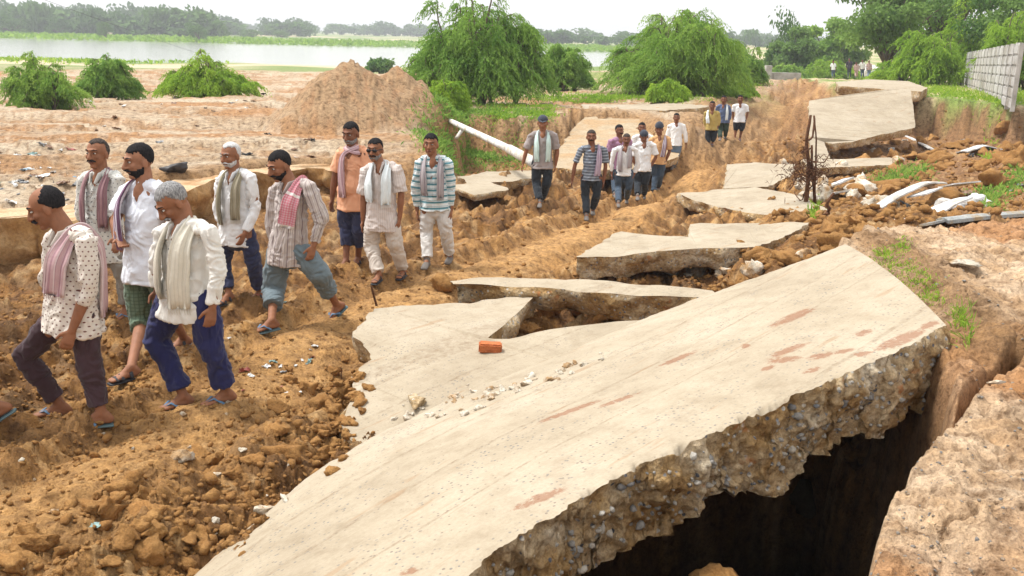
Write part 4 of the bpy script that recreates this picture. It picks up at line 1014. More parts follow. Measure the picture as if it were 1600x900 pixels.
def ell(c, R, ax):
    v, f = _ISO; ax = np.asarray(ax); return (v*np.asarray(R))@ax+np.asarray(c), [tuple(t) for t in f]
def joinp(parts):
    V = []; F = []; o = 0
    for v, f in parts:
        V.append(np.asarray(v)); F += [tuple(int(i)+o for i in q) for q in f]; o += len(v)
    return np.concatenate(V), F
def remesh(parts, vox, smooth=2, fac=.5):
    V, F = joinp(parts); me = bpy.data.meshes.new('tmp'); me.from_pydata([tuple(v) for v in V], [], F); me.update()
    o = bpy.data.objects.new('tmp', me); COL.objects.link(o)
    md = o.modifiers.new('r', 'REMESH'); md.mode = 'VOXEL'; md.voxel_size = vox
    if smooth: s = o.modifiers.new('s', 'SMOOTH'); s.iterations = smooth; s.factor = fac
    dg = bpy.context.evaluated_depsgraph_get(); e = o.evaluated_get(dg); m2 = e.to_mesh()
    n = len(m2.vertices); co = np.zeros(n*3, np.float32); m2.vertices.foreach_get('co', co); no = np.zeros(n*3, np.float32); m2.vertices.foreach_get('normal', no)
    nl = len(m2.polygons); li = np.zeros(nl*4, np.int32)
    ok = all(len(p.vertices) == 4 for p in m2.polygons[:3]) and len(m2.loops) == nl*4
    if ok: m2.loops.foreach_get('vertex_index', li); Fq = li.reshape(-1, 4)
    else: Fq = [tuple(p.vertices) for p in m2.polygons]
    e.to_mesh_clear(); bpy.data.objects.remove(o); bpy.data.meshes.remove(me)
    return co.reshape(-1, 3).astype(float), no.reshape(-1, 3).astype(float), Fq
def bonecoords(V, bones):
    """bones: (A, B, lateral axis, radius); returns (arc, along, bone index)"""
    best = np.full(len(V), 1e9); out = np.zeros((len(V), 3))
    for k, (a, b, lat, r) in enumerate(bones):
        d = b-a; L = np.linalg.norm(d); d = d/L; t = (V-a)@d; tc = np.clip(t, 0, L); q = V-a-tc[:, None]*d
        dist = np.linalg.norm(q, axis=1)/r; la = nrm(lat-d*(lat@d)); lb = np.cross(d, la)
        arc = np.arctan2(q@lb, q@la)*r; m = dist < best
        out[m] = np.stack([arc, t, np.full(len(V), k)], 1)[m]; best = np.minimum(best, dist)
    return out
def cloth(name, parts, vox, bones, mat_, parent, org, amp=.006, seed=0, kind='shirt', smooth=3):
    V, Nn, F = remesh(parts, vox, smooth)
    pc = bonecoords(V, bones)
    if vox < .02:
        a, l = pc[:, 0], pc[:, 1]
        q = np.stack([a*11, l*(5 if kind == 'shirt' else 9), pc[:, 2]*9], 1)
        w_ = fbm3(q+3*noise3(V*5, seed)[:, None], 2, seed); fold = 1-np.abs(w_)*2.2
        q2 = np.stack([a*5, l*16, pc[:, 2]*5], 1); w2 = noise3(q2+1.6*noise3(V*9, seed+2)[:, None], seed+5)
        g3 = np.stack([a*7, l*1.6, pc[:, 2]*7], 1); w3 = np.abs(noise3(g3+.8*noise3(V*4, seed+12)[:, None], seed+13))
        V = V+Nn*(amp*(1.1*fold-.5)+amp*.9*w2+amp*1.3*noise3(V*7, seed+8)+amp*2.2*(.30-w3)*(1 if kind == 'shirt' else .5))[:, None]
    o = mesh_obj(name, V-org, F, mat_, parent, smooth=True, attrs={'pat': ('VEC', pc)})
    return o
# ---- cloth materials (all patterns live in the garment's own coordinates)
def fabric(name, base, pattern=None, col2=(.1, .1, .1), k=10, thr=.2, col3=None, rough=.85):
    def f(n, b):
        a = attr(n, 'pat').outputs['Vector']; sx = N(n, 'SeparateXYZ'); n.links.new(a, sx.inputs[0]); pos = N(n, 'TexCoord').outputs['Object']
        def math_(op, x, y=None):
            q = N(n, 'Math', operation=op)
            for i, v in enumerate((x, y)):
                if v is None: continue
                if isinstance(v, (int, float)): q.inputs[i].default_value = v
                else: n.links.new(v, q.inputs[i])
            return q.outputs[0]
        c = (*base, 1)
        rgb = N(n, 'RGB'); rgb.outputs[0].default_value = c; c = rgb.outputs[0]
        def band(axis, k, thr): return math_('LESS_THAN', math_('FRACT', math_('MULTIPLY', sx.outputs[axis], k)), thr)
        if pattern == 'dots':
            yy = math_('MULTIPLY', sx.outputs['Y'], k); row = math_('FLOOR', yy); xx = math_('ADD', math_('MULTIPLY', sx.outputs['X'], k), math_('MULTIPLY', row, .5))
            fx = math_('SUBTRACT', math_('FRACT', xx), .5); fy = math_('SUBTRACT', math_('FRACT', yy), .5)
            c = mixc(n, math_('LESS_THAN', math_('ADD', math_('MULTIPLY', fx, fx), math_('MULTIPLY', fy, fy)), thr*thr), c, col2)
        elif pattern == 'vstripe':
            c = mixc(n, band('X', k, thr), c, col2)
            if col3: c = mixc(n, band('X', k*.5, thr*.35), c, col3)
        elif pattern == 'hstripe':
            c = mixc(n, band('Y', k, thr), c, col2)
            if col3: c = mixc(n, band('Y', k*2.0, .18), c, col3)
        elif pattern == 'check':
            c = mixc(n, math_('MULTIPLY', band('X', k, thr), .55), c, col2); c = mixc(n, math_('MULTIPLY', band('Y', k, thr), .55), c, col2)
            if col3: c = mixc(n, band('Y', 3.1, .09), c, col3)
        t = noise_tex(n, pos, 9, 4); dirt = noise_tex(n, pos, 3.5, 5, .65)
        c = mixc(n, .55, c, ramp(n, t, [(.3, (.86, .85, .84)), (.6, (1.04, 1.04, 1.04))]), 'MULTIPLY')
        c = mixc(n, .5, c, ramp(n, dirt, [(.3, (.86, .82, .76)), (.55, (1, 1, 1))]), 'MULTIPLY')
        n.links.new(c, b.inputs['Base Color']); b.inputs['Sheen Weight'].default_value = .15
        p = bump(n, b, noise_tex(n, pos, 22, 4, .6, .8), .45, .012); bump(n, b, noise_tex(n, pos, 300, 2), .25, .001, p)
    return mat(name, base, rough, f, spec=.15)
def skinmat(name, c):
    def f(n, b):
        pos = N(n, 'TexCoord').outputs['Object']; t = noise_tex(n, pos, 14, 4)
        cc = mixc(n, 1.0, (*c, 1), ramp(n, t, [(.3, (.80, .76, .74)), (.65, (1.12, 1.06, 1.04))]), 'MULTIPLY'); n.links.new(cc, b.inputs['Base Color'])
        b.inputs['Subsurface Weight'].default_value = .0; bump(n, b, noise_tex(n, pos, 60, 4), .25, .003)
    return mat(name, c, .62, f, spec=.25)
M['skin'] = skinmat('brown_skin', (.26, .118, .062)); M['skin2'] = skinmat('deep_brown_skin', (.195, .086, .048)); M['skin3'] = skinmat('tan_skin', (.29, .14, .08))
def hairmat(name, a, b_):
    def f(n, b):
        pos = N(n, 'TexCoord').outputs['Object']; t = noise_tex(n, mapping(n, pos, (1, 1, .35)), 95, 4, .7); c = ramp(n, t, [(.35, a), (.65, b_)]); n.links.new(c, b.inputs['Base Color']); bump(n, b, t, .8, .006)
    return mat(name, a, .9, f, spec=.08)
M['hair'] = hairmat('black_hair', (.008, .008, .010), (.030, .027, .027)); M['hair_grey'] = hairmat('grey_hair', (.09, .09, .095), (.38, .37, .36)); M['hair_white'] = hairmat('white_hair', (.36, .35, .34), (.68, .67, .65))
M['hair_brown'] = hairmat('greying_hair', (.02, .016, .014), (.10, .08, .07))
M['sole'] = mat('rubber_sole', (.09, .14, .15), .6); M['strap'] = mat('blue_strap', (.09, .17, .27), .5); M['darksole'] = mat('dark_sole', (.035, .035, .04), .6); M['shoe'] = mat('grey_shoe', (.15, .13, .115), .7)
M['eye'] = mat('eye_white', (.6, .56, .5), .3); M['pupil'] = mat('dark_eye', (.02, .012, .01), .2); M['lens'] = mat('black_lens', (.008, .008, .01), .12, spec=.6)
M['lip'] = mat('lips', (.16, .055, .045), .5)

def person(cfg):
    c = dict(skin='skin', head_pitch=0, head_yaw=0, near=1, hair='full', hairmat='hair', vox=None, sleeve=1.0, hem=.12, trou=1.0, foot='flipflop', lift=(0, 0), fat=1.0, shirt_w=1.0); c.update(cfg)
    J = c['J']; hd = c['heading']; f = nrm(A3((hd[0], hd[1], 0))); l = A3((-f[1], f[0], 0)); up = A3((0, 0, 1))
    fR, fL = (hit(*c['footR']), hit(*c['footL'])) if 'zf' not in c else (P(*c['footR'], c['zf']), P(*c['footL'], c['zf'])); Y0 = .5*(fR.y+fL.y) if 'Y' not in c else c['Y']
    g = {}
    for k, v in J.items():
        off = v[2] if len(v) > 2 else 0; side = {'R': -1, 'L': 1}.get(k[0], 0) if k not in ('head', 'neck') else 0
        w_ = {'s': .165, 'h': .09, 'e': .2, 'w': .2, 'k': .09}.get(k[1] if len(k) == 2 else '', 0)
        g[k] = A3(PY(v[0], v[1], Y0+off+side*w_*l[1]))
    zf = min(fR.z, fL.z); hz_ = g['head'][2]-zf+(.10 if c['head_pitch'] > 18 else 0)
    s = min(1.17, max(.97, hz_/1.50)) if c['near'] < 3 else 1.0
    dd = g['head'][2]-.5*(g['Rs'][2]+g['Ls'][2])-(.185 if c['head_pitch'] > 18 else .205)*s
    if dd > 0 and c['near'] < 3:
        for k in ('Rs', 'Ls', 'neck'):
            if k in g: g[k] = g[k]+up*dd*.85
        for k in ('Re', 'Le'): g[k] = g[k]+up*dd*.4
    vox = c['vox'] or {1: .0075, 2: .012, 3: .022}[c['near']]
    ank = {}
    for sd_, h_, lf in (('R', fR, c['lift'][0]), ('L', fL, c['lift'][1])): ank[sd_] = A3(h_)+up*(.074*s+lf)
    org = A3((.5*(fR.x+fL.x), .5*(fR.y+fL.y), min(fR.z, fL.z)))
    root = empty('person', tuple(org), c['label'], 'person', c.get('group'))
    hipm = .5*(g['Rh']+g['Lh']); shm = .5*(g['Rs']+g['Ls']); neck = g.get('neck', shm+up*.05*s)
    tup = nrm(shm-hipm); latH = nrm(g['Lh']-g['Rh']); latS = nrm(g['Ls']-g['Rs'])
    tf = nrm(np.cross(latS+latH, tup)); tf = tf if tf@f > 0 else -tf
    spine = [hipm-tup*.02*s, hipm+(shm-hipm)*.33, hipm+(shm-hipm)*.68, shm-tup*.03*s, shm+tup*.035*s]
    lats = [latH, nrm(latH*.7+latS*.3), nrm(latH*.3+latS*.7), latS, latS]
    fat = c['fat']
    # head frame
    yaw = math.radians(c['head_yaw']); hf = f*math.cos(yaw)+l*math.sin(yaw); hl = A3((-hf[1], hf[0], 0)); pt = math.radians(c['head_pitch'])
    hu = up*math.cos(pt)+hf*math.sin(pt); hf2 = hf*math.cos(pt)-up*math.sin(pt); hc = g['head']; hs = s*1.10
    ax = np.stack([hl, hf2, hu]); H_ = lambda a, b, d: hc+(hl*a+hf2*b+hu*d)*hs
    parts = [chain(spine, [(.15*s, .10*s*fat), (.135*s, .098*s*fat), (.142*s, .10*s*fat), (.125*s, .078*s), (.060*s, .056*s)], lats, 18)]
    nb = shm+tup*.0*s
    parts += [chain([nb-tup*.02*s, .5*(nb+H_(0, -.02, -.06)), H_(0, -.015, -.05)], [.070*s, .063*s, .062*s])]
    parts += [ell(shm+tf*.050*s-tup*.025*s, (.046*s, .058*s, .085*s), np.stack([latS, tf, tup]))]
    parts += [ell(H_(0, -.012, .028), A3((.078, .093, .086))*hs, ax), ell(H_(0, .014, -.030), A3((.066, .074, .086))*hs, ax), ell(H_(0, .062, -.094), A3((.026, .024, .020))*hs, ax)]
    if c['near'] <= 2:
        parts += [chain([H_(0, .086, .022), H_(0, .100, -.005), H_(0, .110, -.026)], [.009*hs, .012*hs, .016*hs], n=10),
                  chain([H_(-.042, .074, .032), H_(0, .088, .034), H_(.042, .074, .032)], [.009*hs, .012*hs, .009*hs], n=10),
                  ell(H_(.014, .098, -.030), A3((.010, .012, .008))*hs, ax), ell(H_(-.014, .098, -.030), A3((.010, .012, .008))*hs, ax),
                  chain([H_(-.020, .084, -.062), H_(0, .092, -.060), H_(.020, .084, -.062)], [.007*hs]*3, n=8),
                  ell(H_(.04, .060, -.02), A3((.022, .022, .022))*hs, ax), ell(H_(-.04, .060, -.02), A3((.022, .022, .022))*hs, ax),
                  ell(H_(.080, -.008, -.012), A3((.010, .020, .032))*hs, ax), ell(H_(-.080, -.008, -.012), A3((.010, .020, .032))*hs, ax)]
    bonesA = []; bonesL = []
    for sd_ in ('R', 'L'):
        sh, el, wr = g[sd_+'s'], g[sd_+'e'], g[sd_+'w']
        # keep anatomical lengths: pull elbow and wrist to believable distances
        ua, fa = .29*s, .25*s
        dv = el-sh; ln = np.linalg.norm(dv)
        if ln > ua*1.12: el = sh+dv*ua*1.12/ln
        dv = wr-el; ln = np.linalg.norm(dv)
        if ln > fa*1.12: wr = el+dv*fa*1.12/ln
        parts.append(chain([nrm(shm-sh)*.04*s+sh-tup*.01*s, sh-tup*.012*s, .5*(sh+el), el], [.042*s, .043*s, .042*s, .037*s])); parts.append(chain([el, el+(wr-el)*.35, wr], [.038*s, .039*s, .025*s]))
        bonesA += [(sh, el, f, .055*s), (el, wr, f, .045*s)]
        hd_ = nrm(wr-el); inn = nrm(np.cross(hd_, f)); inn = inn if inn@(l*(1 if sd_ == 'L' else -1)) < 0 else -inn      # palm faces the body
        curl = nrm(f*.35+inn*.9); fw = nrm(f-hd_*(f@hd_))
        palm = wr+hd_*.05*s
        parts.append(chain([wr, wr+hd_*.035*s, wr+hd_*.085*s], [(.026*s, .017*s), (.037*s, .016*s), (.040*s, .014*s)], fw))
        if c['near'] == 3: parts.append(chain([wr+hd_*.07*s, wr+hd_*.13*s+curl*.03*s], [.028*s, .018*s]))
        else:
            for q in range(4):
                b0 = wr+hd_*.085*s+fw*(.031-.021*q)*s; L_ = (.075, .085, .08, .062)[q]*s; cv = (.35, .5, .6, .7)[q]
                p1 = b0+(hd_*.9+inn*cv*.35)*L_*.45; p2 = p1+(hd_*.55+inn*cv)*L_*.33; p3 = p2+(hd_*.1+inn*cv*1.2)*L_*.25
                parts.append(chain([b0-hd_*.01*s, p1, p2, p3], [.0098*s, .0092*s, .0085*s, .0075*s], n=8, cap=2))
            t0 = wr+hd_*.025*s+fw*.03*s; parts.append(chain([t0, t0+(hd_*.6+fw*.7)*.032*s, t0+(hd_*.95+fw*.6+inn*.3)*.062*s], [.013*s, .012*s, .009*s], n=8, cap=2))
        g[sd_+'e'], g[sd_+'w'] = el, wr
        hp, kn, an = g[sd_+'h'], g[sd_+'k'], ank[sd_]
        tl, sl_ = np.linalg.norm(kn-hp), np.linalg.norm(an-kn)
        parts.append(chain([hp+tup*.02*s, hp, .5*(hp+kn), kn], [.075*s, .086*s, .070*s, .052*s])); parts.append(chain([kn, kn+(an-kn)*.3-tf*.008*s, kn+(an-kn)*.65, an], [.052*s, .052*s, .038*s, .033*s]))
        bonesL += [(hp, kn, f, .085*s), (kn, an, f, .06*s)]
        ft = c.get('toe'+sd_); td = nrm(A3((ft[0], ft[1], ft[2] if len(ft) > 2 else 0))) if ft else f
        fs = nrm(np.cross(td, up)); fu = nrm(np.cross(fs, td)); sole = an-fu*.078*s
        parts.append(chain([an+td*-.02*s-fu*.02*s, sole-td*.045*s+fu*.03*s], [.034*s, .030*s], n=10))
        parts.append(chain([sole-td*.045*s+fu*.026*s, sole+td*.05*s+fu*.034*s, sole+td*.12*s+fu*.020*s, sole+td*.165*s+fu*.013*s], [(.028*s, .026*s), (.034*s, .032*s), (.043*s, .018*s), (.038*s, .013*s)], fs, 12))
        parts.append(chain([an-fu*.0*s, sole+td*.06*s+fu*.04*s], [.034*s, .026*s], n=10))
        # footwear
        if c['foot'] in ('flipflop', 'sandal', 'strap'):
            so = sole-fu*.012*s; col = M['sole'] if c['foot'] == 'flipflop' else M['darksole']
            V, F = chain([so-td*.065*s, so-td*.01*s, so+td*.10*s, so+td*.175*s], [(.034*s, .011*s), (.036*s, .011*s), (.048*s, .011*s), (.040*s, .011*s)], fs, 16, 3)
            sn = mesh_obj('sandal', V-org, F, col, root, smooth=True)
            if c['near'] < 3:
                tp = sole+td*.125*s+fu*.030*s; st = []
                if c['foot'] == 'flipflop':
                    for q in (-1, 1): st.append(chain([tp+td*.02*s-fu*.01*s, tp+fs*q*.025*s-td*.03*s+fu*.022*s, sole+fs*q*.046*s+td*.035*s+fu*.01*s], [(.010*s, .004*s), (.012*s, .004*s), (.010*s, .004*s)], td, 8, 2))
                else:
                    for dd_ in (.02, .09, .13): st.append(chain([sole+td*dd_*s-fs*.046*s+fu*.012*s, sole+td*dd_*s-fs*.03*s+fu*(.052-.2*dd_)*s, sole+td*dd_*s+fu*(.072-.28*dd_)*s, sole+td*dd_*s+fs*.03*s+fu*(.052-.2*dd_)*s, sole+td*dd_*s+fs*.046*s+fu*.012*s], [(.014*s, .004*s)]*5, td, 8, 2))
                V, F = joinp(st); mesh_obj('strap', V-org, F, M['strap'] if c['foot'] == 'flipflop' else M['darksole'], sn, smooth=True)
        else:
            V, F = joinp([chain([sole-td*.05*s+fu*.025*s, sole+td*.05*s+fu*.035*s, sole+td*.12*s+fu*.022*s, sole+td*.18*s+fu*.014*s], [(.038*s, .036*s), (.042*s, .040*s), (.048*s, .026*s), (.040*s, .018*s)], fs, 12), chain([an-td*.01*s+up*.01*s, sole+fu*.03*s], [.042*s, .04*s], n=10)])
            mesh_obj('shoe', V-org, F, M['shoe'] if c['foot'] == 'shoe' else M['darksole'], root, smooth=True)
    V, Nn, F = remesh(parts, vox, 2, .5)
    mesh_obj('body', V-org, F, M[c['skin']], root, smooth=True)
    # ---- trousers
    tr = [chain([hipm-tup*.05*s, hipm+tup*.05*s], [(.155*s, .112*s*fat), (.14*s, .105*s*fat)], latH, 18)]
    tw = c.get('trou_w', 1.0); lnk = c['trou']
    for sd_ in ('R', 'L'):
        hp, kn, an = g[sd_+'h'], g[sd_+'k'], ank[sd_]
        low = max(0, min(1, (lnk-.5)*2)); P_ = [hp+tup*.01*s, hp+(kn-hp)*.5, kn]; Rr = [.086*s*min(tw, 1.05)*c.get('hipr', 1), .090*s*tw, .080*s*tw]
        if low <= 0: P_[2] = hp+(kn-hp)*(lnk*2); 
        else:
            e = kn+(an-kn)*min(low, .97)+(nrm(an-kn)*.0); P_ += [kn+(e-kn)*.5, e]; Rr += [.072*s*tw, .064*s*tw]
        tr.append(chain(P_, Rr, n=16, cap=2, flat1=True))
        if c.get('cuff') and low > 0: tr.append(chain([e-nrm(an-kn)*.045*s, e], [.071*s*tw, .071*s*tw], n=16, cap=1, flat0=True, flat1=True))
    cloth('trousers', tr, vox*1.25, bonesL+[(hipm-tup*.1, hipm+tup*.1, latH, .13)], M[c['trou_m']], root, org, .007*s, seed=int(c['footR'][0]), kind='trousers')
    # ---- shirt
    hb = c['hem']*s; sw = c['shirt_w']; hemp = hipm-tup*hb*.4-up*hb*.6
    sp = [hemp, hipm+tup*.0, spine[1], spine[2], shm-tup*.04*s, shm+tup*.012*s]; ll = [latH, latH]+lats[1:4]+[latS]
    sh_ = [chain(sp, [(.205*s*sw, .158*s*fat*sw), (.192*s*sw, .146*s*fat*sw), (.170*s*sw, .128*s*fat*sw), (.166*s*sw, .122*s*fat), (.150*s, .100*s), (.070*s, .068*s)], ll, 24, 2, flat0=True)]
    if c.get('belly'): sh_.append(ell(hipm+(shm-hipm)*.35+tf*.06*s, (.13*s, .11*s, .15*s), np.stack([latH, tf, tup])))
    sl = c['sleeve']
    for sd_ in ('R', 'L'):
        a, e, wv2 = g[sd_+'s'], g[sd_+'e'], g[sd_+'w']; rr_ = c.get('sleeve_r', 1.0)
        P_ = [a+(shm-a)*.75+tup*.030*s, a+(shm-a)*.3+tup*.012*s, a-tup*.012*s]; Rr = [.056*s, .061*s, .062*s]
        if sl <= .5: P_ += [a+(e-a)*(sl*2*.5), a+(e-a)*sl*2]; Rr += [.066*s*rr_, .072*s*rr_]
        else:
            k2 = (sl-.5)*2; P_ += [.5*(a+e), e, e+(wv2-e)*k2*.5, e+(wv2-e)*k2*.97]; Rr += [.059*s*rr_, .055*s*rr_, .051*s*rr_, .042*s*rr_]
        sh_.append(chain(P_, Rr, n=16, cap=2, flat1=True))
    bs = [(hipm-tup*.1, shm, -tf, .135)]+([b for b in bonesA] if sl > .8 else bonesA[::2])
    so_ = cloth('shirt', sh_, vox*1.25, bs, M[c['shirt_m']], root, org, .007*s, seed=int(c['footL'][0])+3, smooth=5)
    if c.get('collar'):
        kk = []
        for q in (-1, 1): kk.append(chain([shm+tup*.045*s-tf*.065*s, shm+tup*.05*s+latS*q*.066*s, shm+tup*.03*s+tf*.085*s+latS*q*.045*s, shm-tup*.035*s+tf*.128*s+latS*q*.028*s], [(.028*s, .006*s), (.026*s, .006*s), (.028*s, .006*s), (.015*s, .005*s)], tup, 8, 2))
        V, F = joinp(kk); cm = M[c['shirt_m']]; mesh_obj('collar', V-org, F, cm, so_, smooth=True, attrs={'pat': ('VEC', V*0+.01)})
    if c.get('buttons') and c['near'] == 1:
        for q in range(4):
            pz = shm-tup*(.10+.09*q)*s+tf*(.140+.008*q)*s*fat; V, F = ell(pz, (.006, .004, .006), np.stack([latS, tf, tup])); mesh_obj('button', V-org, F, M['darksole'], so_, smooth=True)
    # ---- hair
    def shell(name, fn, m_, rad=(.0805, .0955, .0895), cen=(0, -.014, .030), n1=44, n2=30, parent=root):
        th_ = np.linspace(0, 2*np.pi, n1, endpoint=False); ph = np.linspace(-np.pi/2, np.pi/2, n2)
        T, Ph = np.meshgrid(th_, ph); d = np.stack([np.cos(Ph)*np.cos(T), np.cos(Ph)*np.sin(T), np.sin(Ph)], -1).reshape(-1, 3)
        k = fn(d); k = k*(1+.022*noise3(d*7, 3)+.016*noise3(d*20, 4)); p = (d*k[:, None]*A3(rad)+A3(cen))*hs; p = p@ax+hc
        F = [(i*n1+j, i*n1+(j+1) % n1, (i+1)*n1+(j+1) % n1, (i+1)*n1+j) for i in range(n2-1) for j in range(n1)]
        return mesh_obj(name, p-org, F, m_, parent, smooth=True)
    hm = M[c['hairmat']]
    def full(d):
        d = d+.15*np.stack([noise3(d*7+i, 30+i) for i in range(3)], 1)
        line = np.where(d[:, 1] > .2, .52-.15*np.abs(d[:, 0]), np.interp(d[:, 1], [-1, -.3, 0, .2], [-.72, -.55, -.18, .1])); return np.where(d[:, 2] > line, .985+.06*np.clip(d[:, 2], 0, 1)*c.get('hair_vol', 1), .86)
    def bald(d):
        line = np.interp(d[:, 1], [-1, -.3, 0, .2], [-.72, -.55, -.18, .1]); topc = np.interp(d[:, 1], [-1, -.2, .25], [1.2, .92, .45]); return np.where((d[:, 2] > line) & (d[:, 2] < topc) & (d[:, 1] < .28), 1.03, .84)
    def reced(d):
        line = np.where(d[:, 1] > .1, .80-.25*np.abs(d[:, 0])-.25*np.exp(-(d[:, 0]/.25)**2), np.interp(d[:, 1], [-1, -.3, 0, .1], [-.72, -.55, -.18, .1])); return np.where(d[:, 2] > line, 1.03, .84)
    if c['hair'] == 'cap':
        shell('cap', lambda d: np.where(d[:, 2] > .12-.1*d[:, 1], 1.10, .84), M[c.get('cap_m', 'capcloth')])
        if not c.get('nobrim'):
            V, F = chain([H_(-.05, .095, .055), H_(0, .135, .048), H_(.05, .095, .055)], [(.03*hs, .006*hs)]*3, hf2, 10, 2); mesh_obj('cap_brim', V-org, F, M[c.get('cap_m', 'capcloth')], root, smooth=True)
    elif c['hair'] == 'turban':
        shell('head_cloth', lambda d: np.where(d[:, 2] > .1, 1.16, .84), M[c.get('cap_m', 'capcloth')], rad=(.082, .1, .115))
    else: shell('hair', {'full': full, 'bald': bald, 'receding': reced}[c['hair']], hm)
    bm_ = M[c.get('beardmat', c['hairmat'])]
    if c.get('beard'):
        fn = lambda d: np.where((d[:, 2] < -.18+.35*np.clip(-d[:, 1]+.5, 0, 1)) & (d[:, 1] > -.15) & ~((np.abs(d[:, 0]) < .28) & (d[:, 2] > -.42) & (d[:, 1] > .3)), 1.005+.05*np.clip(d[:, 1], 0, 1)*(c['beard']), .86)
        shell('beard', fn, bm_, rad=(.068, .080, .090), cen=(0, .012, -.030))
    if c.get('moustache'):
        V, F = chain([H_(-.036, .082, -.054), H_(-.016, .100, -.044), H_(.016, .100, -.044), H_(.036, .082, -.054)], [(.005*hs, .007*hs), (.009*hs, .010*hs), (.009*hs, .010*hs), (.005*hs, .007*hs)], hu, 8, 2); mesh_obj('moustache', V-org, F, M[c.get('mousmat', c.get('beardmat', 'hair'))], root, smooth=True)
    if c['near'] <= 2:
        for q in (-1, 1):
            V, F = ell(H_(q*.031, .0775, .010), A3((.0125, .008, .0055))*hs, ax)
            if c['near'] == 1 and not c.get('glasses'):
                eo = mesh_obj('eye', V-org, F, M['eye'], root, smooth=True); V2, F2 = ell(H_(q*.031, .0850, .010), A3((.0066, .0035, .0055))*hs, ax); mesh_obj('pupil', V2-org, F2, M['pupil'], eo, smooth=True)
            V, F = chain([H_(q*.014, .0945, .033), H_(q*.032, .0885, .040), H_(q*.052, .071, .034)], [.003*hs, .0045*hs, .0025*hs], n=8, cap=2); mesh_obj('eyebrow', V-org, F, M['hair_grey' if c['hairmat'] == 'hair_white' else 'hair'], root, smooth=True)
        if c['near'] == 1 and not c.get('beard'):
            V, F = chain([H_(-.020, .091, -.062), H_(0, .0985, -.060), H_(.020, .091, -.062)], [.0035*hs, .005*hs, .0035*hs], n=8, cap=2); mesh_obj('lips', V-org, F, M['lip'], root, smooth=True)
    if c.get('glasses'):
        pr = [ell(H_(q*.033, .098, .006), A3((.026, .006, .019))*hs, ax) for q in (-1, 1)]+[chain([H_(q*.058, .09, .012), H_(q*.082, .0, .008)], [.004*hs]*2, n=6, cap=1) for q in (-1, 1)]+[chain([H_(-.012, .104, .012), H_(.012, .104, .012)], [.004*hs]*2, n=6, cap=1)]
        V, F = joinp(pr); mesh_obj('sunglasses', V-org, F, M['lens'], root, smooth=True)
    # ---- scarves
    for k, sc in enumerate(c.get('scarf', [])):
        D = .150*fat
        T_ = lambda a, b, d: shm+latS*a*s+tf*b*s+tup*d*s
        st, mm, ln1, ln2, wd = sc
        if st == 'hang': pts = [(.10, D-.005, -ln1), (.105, D+.01, -.5*ln1), (.105, D-.015, -.09), (.105, .075, .015), (.085, -.01, .070), (.0, -.088, .070), (-.085, -.01, .070), (-.105, .075, .015), (-.105, D-.015, -.09), (-.105, D+.01, -.5*ln2), (-.10, D-.005, -ln2)]
        elif st == 'shL': pts = [(.10, D+.01, -ln1), (.12, D+.012, -.5*ln1), (.125, D-.02, -.09), (.125, .07, .02), (.12, -.02, .068), (.12, -.09, .01), (.12, -.15, -.10), (.12, -.16, -ln2)]
        elif st == 'shR': pts = [(-.10, D+.01, -ln1), (-.12, D+.012, -.5*ln1), (-.125, D-.02, -.09), (-.125, .07, .02), (-.12, -.02, .068), (-.12, -.09, .01), (-.12, -.15, -.10), (-.12, -.16, -ln2)]
        elif st == 'wrap': pts = [(-.06, D+.01, -ln1), (-.075, D, -.10), (-.07, .10, .00), (.03, .095, .04), (.085, .02, .07), (.0, -.085, .085), (-.085, .01, .075), (-.03, .095, .045), (.07, .09, .01), (.11, .05, .005)]
        elif st == 'cross': pts = [(-.12, D-.01, -.22), (-.13, .08, .0), (-.09, -.02, .075), (0, -.09, .075), (.09, -.01, .07), (.10, .09, .0), (.05, D+.01, -.12), (-.02, D+.02, -ln1*.7), (-.06, D+.02, -ln1)]
        tt = np.linspace(0, 1, len(pts)); t2 = np.linspace(0, 1, 44)
        PP = np.stack([np.interp(t2, tt, [p[i] for p in pts]) for i in range(3)], 1)
        kk = np.ones(5)/5; PP[2:-2] = np.stack([np.convolve(PP[:, i], kk, 'valid') for i in range(3)], 1)
        PW = np.array([T_(*p) for p in PP]); PW += .006*s*np.stack([noise3(PP*9+i*7, 5+k) for i in range(3)], 1)
        axp = np.array([T_(0, 0, min(p[2], -.06)-.03) for p in PP]); outw = PW-axp; tg = np.gradient(PW, axis=0); tg /= np.linalg.norm(tg, axis=1)[:, None]
        wdir = np.cross(tg, outw); wdir /= np.linalg.norm(wdir, axis=1)[:, None]+1e-9; outw = np.cross(wdir, tg)
        nn = 30; q = np.arange(nn)*2*np.pi/nn; V = []
        top = PP[:, 2] > -.06
        wv3 = wd*s*(np.where(top, .62, 1.0)); wv3 = np.convolve(np.pad(wv3, 3, 'edge'), np.ones(7)/7, 'valid'); wv3 = wv3*(1+.12*noise3(PP*6, 9+k))
        for i in range(44):
            e = math.sin(min(1, min(i, 43-i)/1.5+.15)*math.pi/2); a_ = np.cos(q)*wv3[i]; fold = .010*s*np.sin(q*5+PP[i, 2]*6+k)+.008*s*np.sin(np.cos(q)*9+i*.12)
            b_ = np.sin(q)*.010*s*e+fold*np.sign(np.sin(q)+.01)*.8
            V.append(PW[i]+a_[:, None]*wdir[i]+b_[:, None]*(-outw[i] if False else outw[i]))
        V = np.concatenate(V); F = [(i*nn+j, i*nn+(j+1) % nn, (i+1)*nn+(j+1) % nn, (i+1)*nn+j) for i in range(43) for j in range(nn)]+[tuple(range(nn))[::-1], tuple(range(43*nn, 44*nn))]
        pat = np.stack([np.tile(np.cos(q)*wd, 44), np.repeat(np.concatenate([[0], np.cumsum(np.linalg.norm(np.diff(PW, axis=0), axis=1))]), nn), np.zeros(44*nn)], 1)
